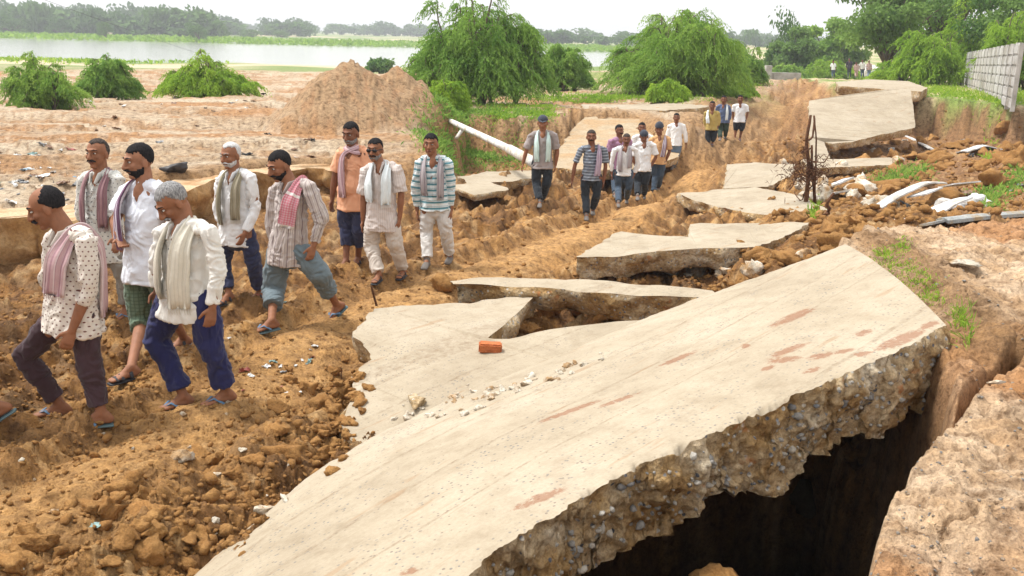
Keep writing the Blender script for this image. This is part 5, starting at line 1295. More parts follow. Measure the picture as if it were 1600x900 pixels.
        mesh_obj('scarf', V-org, F, M[mm], root, smooth=True, attrs={'pat': ('VEC', pat)})
        if ln1 and c['near'] == 1 and sc[0] != 'wrap':
            fr = []
            for q2 in np.linspace(-.9, .9, 9):
                p0 = PW[0]+wdir[0]*q2*wv3[0]; fr.append(chain([p0, p0-up*.022*s, p0-up*.04*s+wdir[0]*.004], [.0035, .003, .002], n=5, cap=1))
            V, F = joinp(fr); mesh_obj('fringe', V-org, F, M[mm], root, attrs={'pat': ('VEC', V*0)})
    return root
FB = fabric
M['cream_dots'] = FB('cream_dotted_cotton', (.66, .60, .53), 'dots', (.16, .07, .06), 30, .17)
M['white_dots'] = FB('white_dotted_cotton', (.62, .62, .58), 'dots', (.15, .15, .15), 24, .14)
M['white'] = FB('white_cotton', (.76, .76, .76)); M['white_tee'] = FB('bluish_white_jersey', (.74, .76, .82)); M['offwhite'] = FB('off_white_cotton', (.72, .70, .65)); M['cream'] = FB('cream_shawl', (.66, .62, .52), 'vstripe', (.58, .54, .45), 40, .3)
M['stripe_v'] = FB('vertical_striped_cotton', (.44, .38, .35), 'vstripe', (.22, .17, .17), 38, .28, (.62, .56, .52)); M['peach'] = FB('peach_jersey', (.72, .36, .21)); M['pale_shirt'] = FB('pale_beige_cotton', (.60, .53, .49), 'vstripe', (.50, .43, .40), 45, .25)
M['stripe_h'] = FB('teal_and_white_stripes', (.68, .72, .72), 'hstripe', (.10, .24, .28), 13, .36, (.30, .46, .50))
M['maroon'] = FB('maroon_trouser_cloth', (.055, .030, .036)); M['grey_t'] = FB('grey_trouser_cloth', (.24, .22, .19)); M['green_sh'] = FB('green_checked_shorts', (.13, .18, .12), 'check', (.06, .09, .06), 30, .3)
M['navy'] = FB('navy_trouser_cloth', (.022, .024, .085)); M['navy2'] = FB('faded_navy_cloth', (.035, .040, .085)); M['greyblue'] = FB('grey_blue_trouser_cloth', (.145, .185, .205)); M['beige_t'] = FB('beige_trouser_cloth', (.56, .50, .44)); M['white_t'] = FB('white_trouser_cloth', (.62, .60, .57)); M['black_t'] = FB('charcoal_trouser_cloth', (.022, .028, .036)); M['jeans'] = FB('dark_blue_denim', (.05, .075, .11)); M['jeans_l'] = FB('faded_denim', (.13, .18, .25)); M['green_t'] = FB('dark_green_cloth', (.035, .055, .04))
M['sc_pink'] = FB('dusty_pink_scarf', (.50, .33, .34), 'vstripe', (.38, .22, .25), 30, .35, (.62, .5, .5)); M['sc_maroon'] = FB('dull_maroon_scarf', (.34, .20, .21), 'vstripe', (.24, .13, .15), 34, .4); M['sc_plaid'] = FB('purple_and_white_striped_scarf', (.56, .50, .55), 'vstripe', (.15, .07, .13), 26, .42)
M['sc_olive'] = FB('olive_scarf', (.34, .30, .21), 'vstripe', (.25, .22, .15), 34, .35, (.46, .42, .32)); M['sc_red'] = FB('red_and_white_checked_scarf', (.62, .40, .42), 'check', (.52, .10, .15), 42, .5, (.72, .66, .62)); M['sc_white'] = FB('white_towel', (.72, .77, .78)); M['sc_mint'] = FB('mint_towel', (.56, .70, .66)); M['sc_grey'] = FB('grey_scarf', (.42, .38, .39), 'vstripe', (.30, .26, .28), 30, .35); M['sc_violet'] = FB('pale_violet_scarf', (.45, .37, .45), 'vstripe', (.3, .22, .3), 30, .4)
M['sh_grey'] = FB('grey_brown_shirt_cloth', (.33, .29, .28)); M['sh_polo'] = FB('blue_grey_striped_jersey', (.12, .14, .17), 'hstripe', (.32, .36, .42), 18, .3); M['sh_purple'] = FB('mauve_cotton', (.36, .20, .30)); M['sh_orange'] = FB('light_orange_cotton', (.62, .36, .17)); M['sh_yellow'] = FB('mustard_cotton', (.42, .31, .10)); M['sh_blue'] = FB('slate_blue_cotton', (.10, .13, .22)); M['sh_dark'] = FB('dark_purple_cotton', (.04, .03, .05)); M['sh_pink'] = FB('dusty_rose_cotton', (.46, .30, .27))
M['capcloth'] = FB('dark_cap_cloth', (.04, .045, .06))

WALK = 'men walking in single file along the muddy track'
def J(**k): return k
PEOPLE = [
 dict(label='balding man in a cream dotted shirt and dusty pink scarf, first in line', s=.99, heading=(-.95, -.32), head_pitch=22, hair='bald', moustache=1, skin='skin',
      J=J(head=(73, 324), neck=(104, 362), Rs=(88, 384), Ls=(136, 386), Re=(76, 440), Rw=(80, 478), Le=(138, 458), Lw=(112, 518, -.05), Rh=(95, 492), Lh=(130, 494), Rk=(38, 556), Lk=(138, 562)),
      footR=(96, 648), footL=(160, 661), toeR=(-1, -.28), toeL=(-1, -.3), shirt_m='cream_dots', trou_m='maroon', trou=.93, trou_w=1.0, sleeve=.68, sleeve_r=1.02, hem=.10, shirt_w=1.12, hipr=.85, scarf=[('shL', 'sc_pink', .34, .52, .075)], foot='flipflop', collar=1),
 dict(label='man with a moustache in a white dotted shirt and dull maroon scarf', s=1.0, heading=(-.30, -.95), hair='receding', moustache=1, skin='skin', hairmat='hair_brown', head_yaw=5,
      J=J(head=(152, 240), Rs=(133, 289), Ls=(186, 287), Re=(128, 345), Rw=(138, 385), Le=(176, 345, -.05), Lw=(180, 372, -.25), Rh=(148, 390), Lh=(182, 390), Rk=(150, 440), Lk=(194, 436)),
      footR=(158, 496), footL=(198, 494), shirt_m='white_dots', trou_m='grey_t', sleeve=.6, hem=.10, trou=.9, scarf=[('hang', 'sc_maroon', .42, .5, .045)], collar=1, buttons=1),
 dict(label='stout bearded man in a white t-shirt and green shorts with a striped scarf', s=1.02, heading=(-.62, -.78), head_pitch=6, head_yaw=-8, hair='full', hair_vol=1.5, moustache=1, beard=.35, skin='skin3', fat=1.18, belly=1,
      J=J(head=(217, 252), Rs=(200, 304), Ls=(256, 302), Re=(180, 350, -.1), Rw=(188, 372, -.28), Le=(268, 360), Lw=(266, 400), Rh=(214, 414), Lh=(250, 414), Rk=(222, 500), Lk=(262, 482)),
      footR=(206, 588), footL=(288, 540), shirt_m='white_tee', trou_m='green_sh', trou=.60, trou_w=1.25, sleeve=.36, sleeve_r=1.1, hem=.12, scarf=[('shR', 'sc_plaid', .40, .3, .085)], foot='strap'),
 dict(label='grey haired man looking down in loose white shirt, cream shawl and navy trousers', s=1.02, heading=(-.80, -.60), head_pitch=38, hair='full', hairmat='hair_grey', moustache=1, mousmat='hair_grey', skin='skin',
      J=J(head=(270, 316), neck=(290, 350), Rs=(254, 366), Ls=(326, 362), Re=(244, 418), Rw=(246, 452), Le=(342, 424), Lw=(332, 480, -.05), Rh=(266, 468), Lh=(316, 468), Rk=(246, 532), Lk=(330, 540)),
      footR=(288, 634), footL=(354, 627), shirt_m='offwhite', trou_m='navy', trou=.93, trou_w=1.15, cuff=1, sleeve=.97, sleeve_r=1.05, hem=.12, shirt_w=1.06, scarf=[('hang', 'cream', .50, .42, .075)], collar=1, foot='flipflop', buttons=1),
 dict(label='old white haired man in a white shirt with an olive scarf', s=1.0, heading=(-.45, -.89), head_pitch=8, hair='receding', hairmat='hair_white', beard=.2, beardmat='hair_white', moustache=1, skin='skin',
      J=J(head=(360, 243), Rs=(345, 285), Ls=(391, 282), Re=(340, 330), Rw=(352, 366, -.1), Le=(402, 335), Lw=(380, 370, -.12), Rh=(352, 368), Lh=(388, 368), Rk=(350, 412), Lk=(396, 412)),
      footR=(358, 470), footL=(406, 466), shirt_m='white', trou_m='navy2', trou=.92, cuff=1, sleeve=.97, hem=.09, scarf=[('hang', 'sc_olive', .42, .46, .05)], collar=1, foot='strap'),
 dict(label='bearded man in striped shirt with red checked scarf and rolled grey trousers', s=1.03, heading=(-.70, -.71), head_pitch=20, hair='full', beard=.7, moustache=1, skin='skin',
      J=J(head=(437, 259), neck=(452, 288), Rs=(430, 302), Ls=(484, 296), Re=(425, 348), Rw=(430, 385), Le=(502, 345), Lw=(490, 384, -.05), Rh=(434, 392), Lh=(468, 392), Rk=(428, 452), Lk=(500, 430)),
      footR=(425, 513), footL=(526, 492), lift=(0, .03), toeL=(-.55, -.5, -.5), shirt_m='stripe_v', trou_m='greyblue', trou=.78, trou_w=1.25, cuff=1, sleeve=.95, sleeve_r=1.1, hem=.12, scarf=[('shL', 'sc_red', .34, .25, .075)], collar=1, foot='flipflop'),
 dict(label='man in a peach t-shirt with a pink scarf wrapped round his neck', s=1.05, heading=(-.35, -.94), head_pitch=12, hair='full', moustache=1, beard=.1, beardmat='hair_grey', skin='skin2', belly=1, near=1,
      J=J(head=(548, 209), Rs=(531, 243), Ls=(572, 242), Re=(522, 285), Rw=(519, 312), Le=(576, 282), Lw=(576, 312), Rh=(539, 316), Lh=(564, 316), Rk=(542, 357), Lk=(562, 360)),
      footR=(541, 416), footL=(560, 412), shirt_m='peach', trou_m='navy2', trou=.78, trou_w=1.1, sleeve=.34, hem=.08, scarf=[('wrap', 'sc_pink', .48, .3, .05)], foot='strap'),
 dict(label='man in dark sunglasses with a white towel round his neck', s=1.06, heading=(-.22, -.97), head_pitch=4, hair='full', glasses=1, beard=.15, beardmat='hair_grey', moustache=1, mousmat='hair', skin='skin', near=1,
      J=J(head=(586, 234), Rs=(572, 269), Ls=(619, 266), Re=(568, 312), Rw=(567, 345), Le=(627, 306), Lw=(624, 346), Rh=(583, 342), Lh=(611, 342), Rk=(580, 384), Lk=(617, 382)),
      footR=(592, 437), footL=(630, 430), shirt_m='pale_shirt', trou_m='beige_t', trou=.98, trou_w=1.1, sleeve=.45, sleeve_r=1.2, hem=.13, scarf=[('hang', 'sc_white', .40, .36, .062)], collar=1, foot='strap'),
 dict(label='man in a teal and white striped top, grey stole and white trousers', s=1.03, heading=(-.12, -.99), hair='full', hair_vol=2, skin='skin', moustache=0, near=1,
      J=J(head=(673, 226), Rs=(655, 256), Ls=(700, 255), Re=(649, 298), Rw=(652, 332), Le=(706, 296), Lw=(705, 332), Rh=(668, 322), Lh=(692, 322), Rk=(667, 364), Lk=(696, 360)),
      footR=(667, 416), footL=(703, 408), shirt_m='stripe_h', trou_m='white_t', trou=.95, trou_w=1.05, sleeve=.92, hem=.05, scarf=[('hang', 'sc_grey', .42, .40, .05)], foot='shoe'),
 dict(label='man in a dark cap and grey brown shirt with a mint towel', s=1.0, heading=(-.05, -1), hair='cap', skin='skin', near=2, head_pitch=10, fat=1.1,
      J=J(head=(848, 192), Rs=(830, 214), Ls=(866, 214), Re=(822, 238), Rw=(817, 256), Le=(871, 238), Lw=(868, 258), Rh=(838, 256), Lh=(857, 256), Rk=(838, 286), Lk=(855, 286)),
      footR=(843, 322), footL=(846, 318), shirt_m='sh_grey', trou_m='black_t', sleeve=.42, hem=.08, trou=.95, trou_w=1.05, scarf=[('hang', 'sc_mint', .46, .46, .05)], foot='shoe'),
 dict(label='man in a blue grey striped polo shirt with a pale violet scarf', s=1.0, heading=(-.05, -1), hair='full', hairmat='hair_brown', moustache=1, skin='skin2', near=2,
      J=J(head=(924, 214), Rs=(907, 240), Ls=(944, 240), Re=(898, 262), Rw=(894, 282), Le=(946, 264), Lw=(943, 286), Rh=(914, 277), Lh=(934, 277), Rk=(915, 306), Lk=(932, 304)),
      footR=(916, 342), footL=(926, 334), shirt_m='sh_polo', trou_m='black_t', sleeve=.4, hem=.06, trou=.95, scarf=[('shL', 'sc_violet', .48, .3, .07)], foot='shoe'),
 dict(label='man in a mauve shirt half hidden behind the man with the open white shirt', s=1.0, heading=(.15, -1), hair='full', moustache=1, skin='skin2', near=2, head_yaw=20,
      J=J(head=(968, 204), Rs=(954, 226), Ls=(983, 226), Re=(951, 244), Rw=(954, 262), Le=(986, 246), Lw=(986, 264), Rh=(961, 260), Lh=(977, 260), Rk=(960, 282), Lk=(976, 282)),
      footR=(960, 308), footL=(976, 306), shirt_m='sh_purple', trou_m='jeans', sleeve=.4, hem=.06, trou=.95, foot='shoe'),
 dict(label='man in an open white shirt with a grey scarf and blue trousers', s=1.0, heading=(-.1, -1), hair='full', hairmat='hair_brown', moustache=1, skin='skin2', near=2, head_pitch=8,
      J=J(head=(979, 218), Rs=(960, 238), Ls=(994, 238), Re=(956, 256), Rw=(956, 272), Le=(997, 258), Lw=(990, 274), Rh=(966, 270), Lh=(984, 270), Rk=(966, 294), Lk=(982, 293)),
      footR=(966, 322), footL=(979, 316), shirt_m='white', trou_m='jeans', sleeve=.9, hem=.06, trou=.95, scarf=[('hang', 'sc_grey', .40, .48, .055)], foot='shoe'),
 dict(label='man in a dark cloth cap and white half sleeved shirt looking down', s=1.0, heading=(-.1, -1), hair='cap', nobrim=1, skin='skin2', near=2, head_pitch=22,
      J=J(head=(1006, 213), Rs=(991, 229), Ls=(1022, 229), Re=(989, 248), Rw=(994, 262), Le=(1025, 246), Lw=(1016, 261), Rh=(996, 263), Lh=(1012, 263), Rk=(996, 285), Lk=(1008, 286)),
      footR=(996, 311), footL=(1006, 309), shirt_m='white', trou_m='black_t', sleeve=.42, hem=.06, trou=.95, foot='shoe'),
 dict(label='man in white almost hidden behind the man with the dark cloth cap', s=1.0, heading=(-.1, -1), hair='full', skin='skin2', near=2,
      J=J(head=(1003, 200), Rs=(990, 218), Ls=(1018, 218), Re=(988, 236), Rw=(990, 252), Le=(1020, 236), Lw=(1018, 252), Rh=(997, 250), Lh=(1011, 250), Rk=(997, 272), Lk=(1010, 272)),
      footR=(998, 297), footL=(1010, 296), shirt_m='white', trou_m='black_t', sleeve=.42, hem=.06, trou=.95, foot='shoe'),
 dict(label='man in a light orange shirt with a tall dark head cloth', s=1.0, heading=(-.25, -1), hair='turban', skin='skin2', near=2, head_pitch=10,
      J=J(head=(1030, 202), Rs=(1018, 220), Ls=(1044, 219), Re=(1014, 238), Rw=(1014, 252), Le=(1046, 238), Lw=(1040, 252), Rh=(1021, 252), Lh=(1035, 252), Rk=(1024, 276), Lk=(1032, 274)),
      footR=(1021, 306), footL=(1028, 298), shirt_m='sh_orange', trou_m='jeans', sleeve=.42, hem=.06, trou=.95, scarf=[('shL', 'sc_plaid', .40, .3, .06)], foot='shoe'),
 dict(label='man in loose white shirt and faded jeans behind the middle group', s=1.0, heading=(-.25, -1), hair='full', skin='skin2', near=2,
      J=J(head=(1057, 184), Rs=(1046, 200), Ls=(1068, 199), Re=(1043, 214), Rw=(1046, 226), Le=(1071, 213), Lw=(1072, 226), Rh=(1049, 224), Lh=(1062, 224), Rk=(1050, 243), Lk=(1058, 242)),
      footR=(1050, 264), footL=(1054, 261), shirt_m='white', trou_m='jeans_l', sleeve=.9, hem=.06, trou=.97, foot='shoe'),
 dict(label='man in a mustard shirt with a white cloth on his shoulder', s=1.0, heading=(-.3, -1), hair='full', skin='skin2', near=2, sc_=1,
      J=J(head=(1113, 165), Rs=(1103, 177), Ls=(1122, 177), Re=(1101, 189), Rw=(1103, 200), Le=(1124, 188), Lw=(1121, 199), Rh=(1106, 200), Lh=(1118, 200), Rk=(1106, 214), Lk=(1116, 213)),
      footR=(1107, 231), footL=(1113, 227), shirt_m='sh_yellow', trou_m='black_t', sleeve=.9, hem=.06, trou=.85, scarf=[('shR', 'sc_white', .3, .2, .06)]),
 dict(label='man in slate blue shirt and dark green trousers', s=1.0, heading=(-.3, -1), hair='full', skin='skin2', near=2,
      J=J(head=(1131, 156), Rs=(1121, 168), Ls=(1139, 168), Re=(1119, 179), Rw=(1121, 189), Le=(1141, 179), Lw=(1139, 189), Rh=(1125, 189), Lh=(1136, 189), Rk=(1125, 202), Lk=(1134, 202)),
      footR=(1125, 219), footL=(1133, 216), shirt_m='sh_blue', trou_m='green_t', sleeve=.9, hem=.06, trou=.97, scarf=[('shL', 'sc_white', .4, .2, .05)], foot='shoe'),
 dict(label='man in white top and dark shorts, rightmost of three on the slope', s=1.0, heading=(-.3, -1), hair='full', skin='skin2', near=2,
      J=J(head=(1157, 155), Rs=(1147, 167), Ls=(1166, 167), Re=(1145, 178), Rw=(1146, 188), Le=(1168, 178), Lw=(1165, 188), Rh=(1150, 188), Lh=(1162, 188), Rk=(1150, 201), Lk=(1159, 201)),
      footR=(1148, 218), footL=(1156, 219), shirt_m='white', trou_m='black_t', sleeve=.4, hem=.06, trou=.62),
]
for c in PEOPLE:
    c['group'] = WALK; person(c)
def figure(label, u, v, hpx, shirt, trou, heading=(-.2, -1), Y=None, near=3, group=None, **k):
    H0 = hpx; w_ = hpx
    q = lambda a, h: (u+a*w_, v-h*H0)
    Jn = dict(head=q(0, .925), Rs=q(-.115, .80), Ls=q(.115, .80), Re=q(-.15, .62), Rw=q(-.14, .48), Le=q(.15, .62), Lw=q(.14, .48), Rh=q(-.06, .50), Lh=q(.06, .50), Rk=q(-.06, .27), Lk=q(.05, .27))
    c = dict(label=label, s=1.0, heading=heading, J=Jn, footR=q(-.06, 0), footL=q(.06, .01), shirt_m=shirt, trou_m=trou, near=near, skin='skin2', hem=.07, trou=.95, sleeve=.45, foot='shoe', group=group, zf=-.26); c.update(k); return person(c)
G2 = 'people standing on the far road'
figure('person in a white shirt standing apart, leftmost on the far road', 1302, 121.5, 27, 'white', 'jeans', group=G2)
figure('person in dark purple clothes, tallest of the group on the far road', 1327, 121.5, 31, 'sh_dark', 'black_t', group=G2, sleeve=.9)
figure('person in dusty rose clothes beside the dark one on the far road', 1338, 121, 24, 'sh_pink', 'sh_pink', group=G2, sleeve=.9)
figure('person in a pale shirt and dark trousers, second from right, far road', 1347.5, 121, 28, 'offwhite', 'jeans', group=G2)
figure('person in a beige pink shirt and blue trousers, rightmost on the far road', 1358, 121.5, 27, 'sh_pink', 'jeans_l', group=G2)
# the next walker, mostly cut off by the left edge of the frame
person(dict(label='walker cut off by the left frame edge, one foot showing', s=1.0, heading=(-.95, -.3), group=WALK, hair='full', skin='skin',
    J=J(head=(-110, 310), Rs=(-128, 372), Ls=(-80, 372), Re=(-135, 440), Rw=(-130, 490), Le=(-76, 440), Lw=(-80, 490), Rh=(-118, 486), Lh=(-82, 486), Rk=(-130, 560), Lk=(-62, 572)),
    footR=(-130, 650), footL=(-2, 660), lift=(0, .05), toeL=(-.8, -.3, -.5), shirt_m='white', trou_m='black_t', trou=.9, sleeve=.9))
# ================================================================== OBJECTS AND DEBRIS
def rod(name, label, cat, a, b, r0, r1, m, n=10, parent=None, jit=0, seed=0, seg=8, group=None):
    a, b = A3(a), A3(b); t = np.linspace(0, 1, seg)[:, None]; p = a*(1-t)+b*t
    if jit: p = p+jit*np.stack([noise3(np.concatenate([t*4+i*3, t*0+seed, t*0], 1), seed+i) for i in range(3)], 1)
    V, F = tube(p, r0, r1, n); V = np.array(V); org = A3(a) if parent is None else A3(parent.location)
    o = mesh_obj(name, V-org, F, m, parent, smooth=True)
    if parent is None: o.location = a; tag(o, label, cat, group)
    return o
M['whitepaint'] = rockmat('white_paint', (.60, .60, .58), (.78, .78, .76), 5, (.55, .48, .38)); M['rust'] = rockmat('rusty_iron', (.07, .035, .02), (.20, .09, .045), 20)
M['sheet'] = rockmat('white_sheet', (.55, .56, .57), (.76, .77, .78), 3, (.42, .38, .32)); M['greypipe'] = rockmat('grey_drain', (.26, .28, .28), (.42, .44, .44), 5, (.4, .3, .18))
M['brick'] = rockmat('red_brick', (.42, .12, .045), (.58, .19, .07), 12); M['darkjunk'] = mat('dark_plastic', (.04, .035, .035), .5)
# fallen white pole across the gully
a, b = PY(676, 176, 29), PY(838, 258, 18.5)
pole = rod('fallen_pole', 'long white fallen pole lying down across the weedy gully', 'pole', a, PY(800, 235, 20.5), .065, .085, M['whitepaint'], 12)
rod('pole_base', None, None, PY(796, 233, 20.6), PY(838, 256, 18.9), .10, .11, M['whitepaint'], 12, pole)
rod('bracket', None, None, PY(722, 203, 25.2), PY(713, 216, 24.8), .05, .045, M['whitepaint'], 8, pole)
# rusty stake with dry twigs
base = hit(1258, 330); top = PY(1268, 176, base.y+.1)
st = empty('rusty_stake', tuple(base), 'tall rusty iron stake with bent rods and dry twigs rising from the rubble', 'stake')
rod('upright_rod', None, None, base-Vector((0, 0, .2)), top, .045, .022, M['rust'], 8, st, .06, 3, 14)
rod('upright_rod', None, None, base+Vector((.12, 0, -.1)), PY(1275, 180, base.y), .02, .012, M['rust'], 6, st, .09, 4, 14)
rod('upright_rod', None, None, base+Vector((.28, .1, -.1)), PY(1262, 230, base.y), .035, .02, M['rust'], 6, st, .1, 5, 12)
for k, (u0, v0, u1, v1) in enumerate([(1256, 270, 1232, 305), (1262, 255, 1290, 240), (1260, 285, 1240, 262), (1262, 300, 1300, 262), (1264, 240, 1246, 226), (1262, 310, 1236, 300)]):
    rod('twig', None, None, PY(u0, v0, base.y), PY(u1, v1, base.y+.3*(k % 3-1)), .016, .007, M['rust'], 5, st, .1, 10+k, 8)
def dead_tuft():
    rs = np.random.RandomState(3); c = A3(PY(1262, 268, base.y)); pos = c+rs.normal(size=(700, 3))*[.22, .12, .14]
    V, F = leaves_mesh(pos, rs.normal(size=(700, 3)), rs.uniform(.05, .16, 700), np.full(700, .008), rs)
    mesh_obj('dry_leaves', V-A3(base), F, M['rust'], st)
dead_tuft()
bs = hit(1288, 348); rod('dead_branch', 'short dark dead branch leaning over left of the white sheets', 'branch', bs-Vector((0, 0, .1)), PY(1302, 300, bs.y), .05, .02, M['rust'], 7, jit=.06, seed=9)
b1 = hit(590, 478); rod('rebar_stub', 'short rusty rebar stub sticking up at the corner of the jointed slab', 'rebar', b1-Vector((0, 0, .05)), PY(580, 447, b1.y), .014, .012, M['rust'], 7)
b1 = hit(536, 595); rod('stick', 'small dark stick poking from the mud left of the low strip', 'stick', b1-Vector((0, 0, .03)), PY(531, 572, b1.y), .007, .005, M['rust'], 6, jit=.02)
b1 = PY(1270, 215, 25); rod('rebar_rod', 'bent dark rebar standing at the left edge of the leaning slab', 'rebar', PY(1266, 222, 25), PY(1273, 178, 25.2), .03, .025, M['rust'], 6, jit=.08, seed=4)
# brick
p = cast(766, 549); V, F = box(0, 0, 0, .20, .10, .085); bm = bmesh.new(); vs = [bm.verts.new(v) for v in V]; [bm.faces.new([vs[i] for i in f]) for f in F]
bmesh.ops.bevel(bm, geom=bm.edges[:], offset=.012, segments=2, affect='EDGES'); bmesh.ops.recalc_face_normals(bm, faces=bm.faces)
bmesh.ops.subdivide_edges(bm, edges=bm.edges[:], cuts=3, use_grid_fill=True)
for v in bm.verts: v.co += v.co.normalized()*float(.004*noise3(np.array([v.co[:]])*30, 2)[0])
me = bpy.data.meshes.new('brick'); bm.to_mesh(me); bm.free(); me.materials.append(M['brick']); o = bpy.data.objects.new('brick', me); COL.objects.link(o)
o.location = (p.x, p.y, p.z+.038); o.rotation_euler = (0.08, .05, .05); tag(o, 'red brick lying on the pale slab beside the broken corner', 'brick')
# bent white sheets
def strip(name, label, pts, width_px, th=.03, curve=0, m='sheet', group=None):
    """curved sheet metal: centre line of (u, v, Y); width in metres across"""
    C_ = np.array([tuple(PY(*q)) for q in pts]); n = 16; t = np.linspace(0, 1, n); tt = np.linspace(0, 1, len(C_)); C_ = np.stack([np.interp(t, tt, C_[:, i]) for i in range(3)], 1)
    kk = np.ones(3)/3; C_[1:-1] = np.stack([np.convolve(C_[:, i], kk, 'valid') for i in range(3)], 1)
    tg = np.gradient(C_, axis=0); tg /= np.linalg.norm(tg, axis=1)[:, None]; W_ = np.cross(tg, A3((0, 0, 1))); W_ /= np.linalg.norm(W_, axis=1)[:, None]; W_ = W_*.8+A3((0, 0, .25)); Nn = np.cross(W_, tg)
    V = []
    for i in range(n):
        for sgn in (1, -1):
            for k in range(5):
                a_ = (k/4-.5)*2*sgn; V.append(C_[i]+W_[i]*width_px*.5*a_+Nn[i]*(curve*(1-a_*a_)+sgn*th*.5)*(1 if True else 0))
    F = [(i*10+j, i*10+(j+1) % 10, (i+1)*10+(j+1) % 10, (i+1)*10+j) for i in range(n-1) for j in range(10)]+[tuple(range(10))[::-1], tuple(range((n-1)*10, n*10))]
    V = np.array(V); c = V.mean(0); o = mesh_obj(name, V-c, F, M[m], smooth=False); o.location = c; return tag(o, label, 'sheet', group)
def Yat(u, v): return hit(u, v).y
Ya = Yat(1368, 332)
strip('bent_sheet', 'long curved white sheet arching over the rubble before the leafy branch', [(1366, 328, Ya), (1400, 306, Ya+.3), (1440, 288, Ya+.8), (1468, 289, Ya+1.1)], .38, .03, .05)
strip('bent_sheet', 'small square white sheet piece just right of the curved one', [(1432, 306, Ya+.2), (1458, 296, Ya+.5)], .45, .03)
strip('bent_sheet', 'flat white sheet piece behind the curved one', [(1478, 290, Ya+2), (1520, 286, Ya+2.2)], .5, .03)
strip('bent_sheet', 'upper white strip of the fan of strips right of the rusty stake', [(1268, 303, Yat(1270, 306)), (1296, 291, Yat(1270, 306)+.7), (1326, 279, Yat(1270, 306)+1.2)], .3, .04)
strip('bent_sheet', 'lower white strip of the fan of strips right of the rusty stake', [(1272, 312, Yat(1270, 314)), (1300, 302, Yat(1270, 314)+.5), (1326, 298, Yat(1270, 314)+.8)], .3, .04)
strip('bent_sheet', 'white pointed sheet leaning on the pale lumps left of the drain pipe', [(1448, 338, Yat(1450, 342)), (1475, 322, Yat(1450, 342)+.5), (1500, 312, Yat(1450, 342)+.9)], .5, .03, .03)
strip('bent_sheet', 'dark edged bent sheet half buried high in the rubble', [(1500, 240, Yat(1500, 243)), (1530, 230, Yat(1500, 243)+.5), (1556, 236, Yat(1500, 243)+.8)], .6, .04, .08)
strip('bent_sheet', 'narrow dark and white strip lying on the slope below the leaning slab', [(1420, 214, Yat(1430, 220)), (1440, 224, Yat(1430, 226)), (1458, 234, Yat(1458, 236))], .35, .05, .0)
strip('drain_channel', 'long grey drain channel lying at the right edge of the frame', [(1470, 349, Yat(1470, 352)), (1530, 342, Yat(1530, 347)), (1640, 334, Yat(1620, 342))], .28, .06, .07, 'greypipe')
strip('flat_slate', 'thin grey slate under the left end of the drain channel', [(1440, 352, Yat(1440, 354)), (1500, 338, Yat(1500, 343))], .35, .04, 0, 'greypipe')
one_rock('concrete_chunk', 'white lump left in the pile beside the drain channel', 'concrete chunk', 1484, 332, .28, M['sheet'], 31, (1.3, .8, .6))
one_rock('concrete_chunk', 'white lump at the middle of the pile beside the drain channel', 'concrete chunk', 1506, 328, .26, M['sheet'], 32, (1.1, .8, .7))
one_rock('concrete_chunk', 'white lump at the right of the pile beside the drain channel', 'concrete chunk', 1530, 324, .26, M['sheet'], 33, (1.2, .8, .6))
one_rock('concrete_chunk', 'flat pale fragment on the sandy bank right of the grass strip', 'concrete chunk', 1500, 414, .13, M['pale'], 34, (1.4, .9, .2), on=1.13)
one_rock('concrete_chunk', 'small cream flake on the sandy bank near the crack', 'concrete chunk', 1555, 600, .045, M['pale'], 35, (1.4, .7, .25), on=1.15)
# street pole, hut, parapet and van on the far road
p = hit(1316, 118); sp = rod('utility_pole', 'pale thin utility pole standing beside the far road', 'utility pole', p, PY(1317, 58, p.y), .12, .08, M['fence_pale'], 8)
rod('cross_arm', None, None, PY(1308, 62, p.y), PY(1326, 62, p.y), .05, .05, M['rust'], 6, sp)
def place_box(name, label, cat, parts_, m):
    V, F = merge(parts_); V = np.array(V); c = V.mean(0); o = mesh_obj(name, V-c, F, m); o.location = c; return tag(o, label, cat)
q = PY(1197, 126, 58); q2 = PY(1250, 122, 58); L_ = (q2-q).length
place_box('concrete_parapet', 'low grey concrete parapet on the crest left of the far road', 'parapet', [box(.5*(q.x+q2.x), q.y, .7, L_, .35, .9), box(q.x, q.y-.3, .9, .35, .4, 1.3)], M['fence'])
q = PY(1108, 140, 46)
gr = empty('guard_rail', (q.x, q.y, q.z), 'short white guard rail on the grassy bank behind the slope', 'guard rail')
mesh_obj('rail', *merge([box(0, 0, .05, 1.5, .06, .10)]), M['whitepaint'], gr)
for dx in (-.7, -.25, .25, .7): mesh_obj('post', *merge([box(dx, .05, -.12, .07, .07, .34)]), M['whitepaint'], gr)
q = PY(1245, 112, 60); one_rock('white_bundle', 'white sheet bundle lying at the right end of the far parapet', 'bundle', 1247, 114, .45, M['sheet'], 41, (1, .5, .8))
